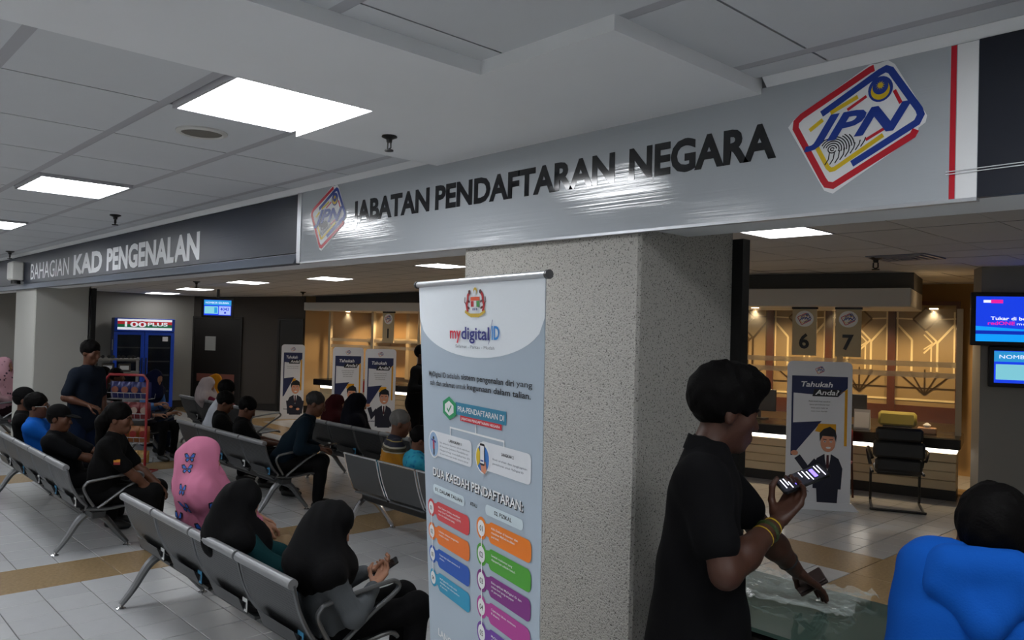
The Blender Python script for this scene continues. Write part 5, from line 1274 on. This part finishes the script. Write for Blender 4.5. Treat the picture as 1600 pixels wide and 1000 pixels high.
for s_ in (0,):
    vs = [];
    for q in bez([tuple(x) for x in pts], 5): vs += [tuple(A(*q) + A(-.02, 0, .012)), tuple(A(*q) + A(.02, 0, .012))]
    n_ = len(vs) // 2
    st.add(vs, [(2 * i, 2 * i + 1, 2 * i + 3, 2 * i + 2) for i in range(n_ - 1)], M('strap_white', (206, 206, 202), .6))
st.build('shoulder_strap', boy, True, fix=False, label='white bag strap')

# ---- nearest bench
def seat(label, x, yrow, **k):
    r = rad(k.pop('rz', 0)); dy = k.pop('dy', .34); hd = k.pop('hd', None); l = (x, yrow + dy, 0)
    if hd:
        hl = lpt(l, r, hd); q = k.get('s', 1.); J = k.setdefault('J', {}); J['head'] = hl
        ph_ = rad(k.get('head', (0, 0, 0))[0]); J['neck'] = hl - A(0, .03 + .08 * math.sin(ph_), .155 * math.cos(ph_ * .7)) * q
    return person(label, l, r, **k), (l, r)
(g, inf), (gl, gr) = seat('woman in a black headscarf and grey sleeves using a phone on the nearest bench', -3.60, 1.80, rz=-14, hd=(-3.54, 2.10, .955), head=(30, -4, 0), s=.95, skin='fair', top=(78, 82, 86), sleeve=1.85, bottom=(11, 11, 13), hijab=(9, 9, 11), vox=.010, hands=((.10, .20, .20), (-.07, .23, .22)), hijab_len=.12, palms=((-.3, .1, .9), (.3, .1, .9)), hcurl=.8, hipz=.44)
pc = wpt(gl, gr, (inf['arms'][0][2] + inf['arms'][1][2]) / 2 + A(0, .07, .045)); phone('black smartphone in the hands of the woman in grey sleeves', pc, Rz(gr) @ A(.25, .8, .55), Rz(gr) @ A(0, -.55, .8))
(g, inf), _ = seat('woman in a black headscarf and dark teal top, bowed, on the nearest bench', -4.36, 1.80, rz=-10, dy=.34, hd=(-4.36, 2.0, .945), head=(32, -6, 0), s=.93, skin='fair', top=(14, 50, 54), sleeve=1.8, bottom=(90, 130, 170), hijab=(8, 8, 10), vox=.011, hijab_len=.14, hipz=.42, hands=((.14, .22, .12), (-.1, .24, .12)))
(g, inf), (gl, gr) = seat('woman in a pink headscarf with blue butterflies on the nearest bench', -5.06, 1.80, rz=-16, dy=.34, hd=(-5.04, 2.04, 1.11), head=(14, -12, 0), s=.95, skin='fair', top=(186, 112, 138), sleeve=1.8, bottom=(120, 100, 76), hijab=(192, 116, 146), vox=.011, hijab_len=.46, eyes=True)
# butterflies on the headscarf back
hij = [c for c in g.children if c.name.startswith('hijab')][0]
co = np.empty(len(hij.data.vertices) * 3, np.float32); hij.data.vertices.foreach_get('co', co); co = co.reshape(-1, 3)
no = np.empty(len(hij.data.vertices) * 3, np.float32); hij.data.vertices.foreach_get('normal', no); no = no.reshape(-1, 3)
bfb = M('butterfly_blue', (40, 96, 190), .5); bfk = M('butterfly_black', (18, 18, 28), .5)
for (x, z, k) in ((-.09, 1.12, .034), (-.10, 1.05, .034), (-.13, .94, .042), (-.11, .83, .055), (.06, .82, .05), (.0, .68, .05), (-.16, .72, .05)):
    i = np.argmin((co[:, 1] - inf['head'][1] - x) ** 2 + (co[:, 2] - z) ** 2 + np.where(no[:, 0] > .35, 0, 9)); c, n_ = co[i], nrm(no[i].astype(float)); a = nrm(np.cross(A(0, 0, 1), n_)); b = np.cross(n_, a)
    def B(u, v, hh): return tuple(c + n_ * (.005 + hh) + a * u * k + b * v * k)
    p = Print(B, .001)
    for s_ in (-1, 1):
        p.poly([(0, .1), (s_ * .5, .95), (s_ * 1.0, .85), (s_ * .85, .15), (s_ * .15, -.05)], bfk, 0); p.poly([(s_ * .1, .12), (s_ * .5, .75), (s_ * .8, .68), (s_ * .7, .2)], bfb, 1)
        p.poly([(0, -.05), (s_ * .7, .0), (s_ * .75, -.5), (s_ * .4, -.75), (s_ * .05, -.3)], bfk, 0); p.poly([(s_ * .1, -.1), (s_ * .55, -.08), (s_ * .55, -.42), (s_ * .36, -.55)], bfb, 1)
    p.build('butterfly', hij)

# ---- left bench, men in black
(g, inf), _ = seat('man in a black polo with long tied hair on the left bench', -7.40, 1.78, rz=-30, hd=(-7.24, 2.20, 1.125), head=(6, -6, 0), s=1.0, skin='brown', top=(10, 10, 11), sleeve=.85, bottom=(10, 10, 11), ponytail=True, hair='full', vox=.013, hands=((.10, .42, .02), (-.06, .44, .04)), eyes=True)
sx = inf['arms'][0]; c = sx[0] + (sx[1] - sx[0]) * .62 + A(.064, -.01, .002)
MB().box(tuple(c - A(.004, .025, .0)), tuple(c + A(.006, .025, .022)), M('flag_yellow', (180, 120, 20), .5)).box(tuple(c - A(.004, .025, .022)), tuple(c + A(.006, .025, .0)), M('flag_red', (130, 24, 20), .5)).build('sleeve_patch', g, label='yellow and red sleeve patch')
(g, inf), _ = seat('man in a black cap and black shirt on the left bench', -8.36, 1.78, rz=-34, dy=.34, hd=(-8.27, 1.99, 1.04), head=(6, -4, 0), s=.98, skin='brown', top=(14, 15, 18), sleeve=.9, bottom=(12, 12, 14), cap_col=(10, 10, 11), vox=.014, hipz=.45, hands=((.14, .36, .18), (-.06, .38, .2)))
(g, inf), _ = seat('person in glasses and a bright blue jacket on the left bench', -9.2, 1.78, rz=-28, dy=.34, hd=(-9.12, 1.99, 1.08), s=.98, skin='brown', top=(16, 84, 170), sleeve=1.7, bottom=(16, 16, 20), hair='full', vox=.016, hipz=.46)
hh = inf['h']
gm = MB()
for s_ in (-1, 1):
    gm.tube([tuple(hh(s_ * .031 + .024 * math.cos(a), .096, .002 + .02 * math.sin(a))) for a in np.linspace(0, 2 * PI, 12, endpoint=False)], .003, m_chrome, 5, closed=True)
    gm.tube([tuple(hh(s_ * .055, .095, .004)), tuple(hh(s_ * .08, 0, .004))], .003, m_chrome, 5)
gm.tube([tuple(hh(-.008, .098, .004)), tuple(hh(.008, .098, .004))], .003, m_chrome, 5).build('glasses', g)
(g, inf), _ = seat('man in a black cap and black printed T-shirt at the left picture edge', -9.75, 1.78, rz=-20, dy=.34, hd=(-9.7, 2.0, 1.10), s=1.0, skin='brown', top=(12, 12, 13), sleeve=.7, bottom=(16, 16, 20), cap_col=(9, 9, 10), vox=.016, hipz=.46)
nk = inf['neck']; hp0 = inf['hip']; up = nrm(nk - hp0); bk_ = nrm(np.cross(A(1, 0, 0), up)) * -1
ctr = hp0 + (nk - hp0) * .6 + bk_ * .118
p = Print(lambda u, v, h: tuple(ctr + A(1, 0, 0) * u + up * v + bk_ * h), .004)
for v, a_, b_ in ((.05, -.09, .09), (.02, -.09, -.06), (.0, -.06, .02), (-.03, -.08, .06)): p.stroke([(a_, v), (b_, v)], .014, M('shirt_print', (130, 130, 128), .7))
p.build('back_print', g)
# ---- people standing at left
(g, inf) = person('standing man in dark navy shirt with a backpack before the plain pillar', (-9.62, 2.55, 0), rad(-60), seated=False, s=1.0, skin='brown', top=(20, 27, 38), sleeve=.8, bottom=(16, 28, 50), hair='full', vox=.016, lean=4, head=(10, 0, 0), hands=((.16, .22, .12), (-.2, .1, -.1)))
net_obj('backpack', [sdf_net([elp(inf['neck'] + A(0, -.15, -.24), A(.12, .07, .17), None, .03)], .016)], cloth((14, 17, 22)), g)
(g, inf), _ = seat('woman in a pale pink floral headscarf at the left edge by the plain pillar', -15.1, 2.45, rz=-40, hd=(-15.1, 2.80, 1.19), s=1.1, skin='fair', top=(150, 120, 126), sleeve=1.7, bottom=(40, 26, 30), hijab=(176, 134, 146), hijab_len=.6, vox=.018, hipz=.46)
m = MATS['cloth_176_134_146']; nt, b = nodes_of(m); v = nt.nodes.new('ShaderNodeTexVoronoi'); v.inputs['Scale'].default_value = 14; tc = nt.nodes.new('ShaderNodeTexCoord'); nt.links.new(tc.outputs['Object'], v.inputs['Vector'])
r = nt.nodes.new('ShaderNodeValToRGB'); r.color_ramp.elements[0].color = lin((60, 44, 60)); r.color_ramp.elements[1].color = lin((182, 140, 152)); r.color_ramp.elements[0].position = .16; r.color_ramp.elements[1].position = .3; nt.links.new(v.outputs['Distance'], r.inputs['Fac']); nt.links.new(r.outputs['Color'], b.inputs['Base Color'])
# ---- far bench by the snack rack
(g, inf), (gl, gr) = seat('person in a grey headscarf bent over a bright phone on the far bench', -12.05, 3.72, rz=-70, dy=.34, hd=(-11.72, 3.72, .82), head=(36, 0, 0), s=.9, skin='fair', top=(44, 46, 54), sleeve=1.6, bottom=(12, 12, 14), hijab=(96, 96, 98), vox=.018, hijab_len=.16, hipz=.43, hands=((.08, .42, .22), (-.04, .44, .24)))
phone('bright phone held by the person in the grey headscarf', wpt(gl, gr, inf['hip'] + A(.02, .50, .30)), Rz(gr) @ A(.1, .8, .5), Rz(gr) @ A(0, -.5, .8), M('phone_bright', (230, 236, 245), .3, emit=.8))
seat('person in a dark navy headscarf and light blue top before the fridge', -12.72, 3.72, rz=-60, dy=.44, hd=(-12.55, 4.31, 1.12), head=(10, 0, 0), s=.98, skin='fair', top=(84, 122, 176), sleeve=1.7, bottom=(28, 36, 52), hijab=(12, 18, 50), vox=.018, hijab_len=.10, hands=((.1, .4, .24), (-.06, .4, .2)))
seat('person with dark hair behind the top of the red snack rack', -13.45, 3.72, rz=-30, hd=(-13.35, 4.0, 1.09), s=1.0, skin='brown', top=(16, 15, 17), bottom=(14, 14, 16), hair='full', vox=.018)
seat('person with black hair at the left of the far bench behind the snack rack', -14.05, 3.72, rz=-30, hd=(-13.98, 4.0, 1.08), s=1.0, skin='brown', top=(30, 15, 17), bottom=(14, 14, 16), hair='full', vox=.018)
# ---- bench with white and yellow headscarves
seat('woman in a white headscarf on the far bench', -12.6, 5.0, rz=-34, dy=.34, hd=(-12.5, 5.10, 1.0), head=(20, 0, 0), s=.94, skin='fair', top=(110, 36, 60), sleeve=1.7, bottom=(14, 14, 18), hijab=(180, 168, 168), vox=.017, hijab_len=.14, hipz=.44)
seat('woman in a mustard yellow headscarf beside the white headscarf', -13.2, 5.0, rz=-34, hd=(-13.2, 5.52, 1.0), head=(14, 0, 0), s=.95, skin='fair', top=(20, 18, 20), sleeve=1.7, bottom=(14, 14, 18), hijab=(178, 118, 14), vox=.017, hijab_len=.12, hipz=.46)
# ---- middle bench
seat('person in a white shirt with black hair leaning forward on the middle bench', -9.84, 3.70, rz=-30, dy=.34, hd=(-9.66, 4.17, 1.13), head=(26, 0, 0), s=.97, skin='brown', top=(176, 180, 188), sleeve=.9, bottom=(14, 14, 18), hair='full', vox=.015)
seat('person in a black T-shirt second from the left on the middle bench', -9.25, 3.70, rz=-22, dy=.34, hd=(-9.21, 3.97, 1.03), head=(26, 0, 0), s=.95, skin='brown', top=(10, 10, 11), sleeve=.8, bottom=(12, 12, 14), hair='full', vox=.015, hipz=.45)
seat('person in a black T-shirt between the teal man and the other black T-shirt', -8.68, 3.70, rz=-22, dy=.34, hd=(-8.64, 3.98, 1.01), head=(28, 0, 0), s=.95, skin='brown', top=(9, 9, 10), sleeve=.8, bottom=(10, 10, 12), hair='full', vox=.015, hipz=.45)
(g, inf), (gl, gr) = seat('man in dark teal leaning over a phone at the right end of the middle bench', -7.93, 3.70, rz=-34, dy=.34, hd=(-7.74, 4.34, 1.125), head=(20, 0, 0), s=1.03, skin='brown', top=(12, 26, 36), sleeve=1.85, bottom=(9, 9, 11), hair='short', hairmat=m_hair_s, vox=.013, hands=((.12, .42, .16), (-.04, .42, .16)))
phone('dark phone in the hand of the man in dark teal', wpt(gl, gr, inf['hip'] + A(.06, .54, .20)), Rz(gr) @ A(.3, .9, .2), Rz(gr) @ A(0, -.3, .9))
# ---- behind
seat('woman in a maroon headscarf behind the man in dark teal', -9.17, 5.15, rz=-20, hd=(-9.12, 5.42, .97), head=(14, 0, 0), s=.93, skin='fair', top=(50, 10, 16), sleeve=1.7, bottom=(14, 11, 13), hijab=(52, 9, 14), vox=.016, hijab_len=.2, hipz=.44)
seat('wide-shouldered woman in a dark navy headscarf right of the maroon headscarf', -8.68, 5.15, rz=-24, hd=(-8.62, 5.42, 1.01), head=(14, 0, 0), s=1.05, skin='fair', top=(9, 11, 20), sleeve=1.7, bottom=(12, 12, 16), hijab=(9, 10, 20), vox=.016, hijab_len=.3, hipz=.45)
# ---- black-framed bench
seat('grey-haired man in a navy, olive and yellow striped polo shirt', -6.22, 3.98, rz=-28, dy=.34, hd=(-6.12, 4.32, 1.08), head=(16, -4, 0), s=.98, skin='brown', hair='short', hairmat=m_hair_g, vox=.013, sleeve=.8, bottom=(18, 18, 22), hipz=.46, wide=1.08,
     stripes=[(0, (168, 112, 12)), (.83, (150, 146, 132)), (.842, (58, 48, 24)), (.875, (150, 146, 132)), (.888, (12, 17, 38)), (.93, (138, 122, 68)), (.938, (12, 17, 38))])
(g, inf), _ = seat('boy in a turquoise batik shirt on the black-framed bench, half behind the banner', -5.78, 3.98, rz=-24, dy=.34, hd=(-5.72, 4.26, .975), head=(24, 0, 0), s=.88, skin='brown', top=(40, 140, 180), sleeve=.9, bottom=(14, 14, 18), hair='full', vox=.013, hipz=.45)
m = MATS['cloth_40_140_180']; nt, b = nodes_of(m); v = nt.nodes.new('ShaderNodeTexVoronoi'); v.inputs['Scale'].default_value = 22; tc = nt.nodes.new('ShaderNodeTexCoord'); nt.links.new(tc.outputs['Object'], v.inputs['Vector'])
r = nt.nodes.new('ShaderNodeValToRGB'); r.color_ramp.elements[0].color = lin((14, 76, 136)); r.color_ramp.elements[1].color = lin((50, 146, 172)); r.color_ramp.elements[1].position = .5; nt.links.new(v.outputs['Distance'], r.inputs['Fac']); nt.links.new(r.outputs['Color'], b.inputs['Base Color'])
person('standing person in black mostly hidden behind the left edge of the banner', (-9.33, 6.85, 0), rad(-60), seated=False, s=1.0, skin='brown', top=(14, 14, 15), bottom=(14, 14, 15), sleeve=1.5, hair='full', vox=.018, hands=((.14, .26, .2), (-.14, .26, .18)))
(g, inf), (gl, gr) = seat('person in grey seated in the hall behind the standing man, holding a phone', -3.55, 5.35, rz=20, lean=8, s=.95, skin='brown', top=(120, 120, 122), bottom=(24, 24, 28), hair='full', vox=.018, dy=0, hands=((.16, .42, .2), (-.05, .42, .2)))
visitor_chair('red visitor chair under the person in grey in the hall', -3.55, 5.35, 20)
phone('phone of the person in grey behind the standing man', wpt(gl, gr, inf['hip'] + A(.1, .52, .28)), Rz(gr) @ A(.1, .8, .5), Rz(gr) @ A(0, -.5, .8))
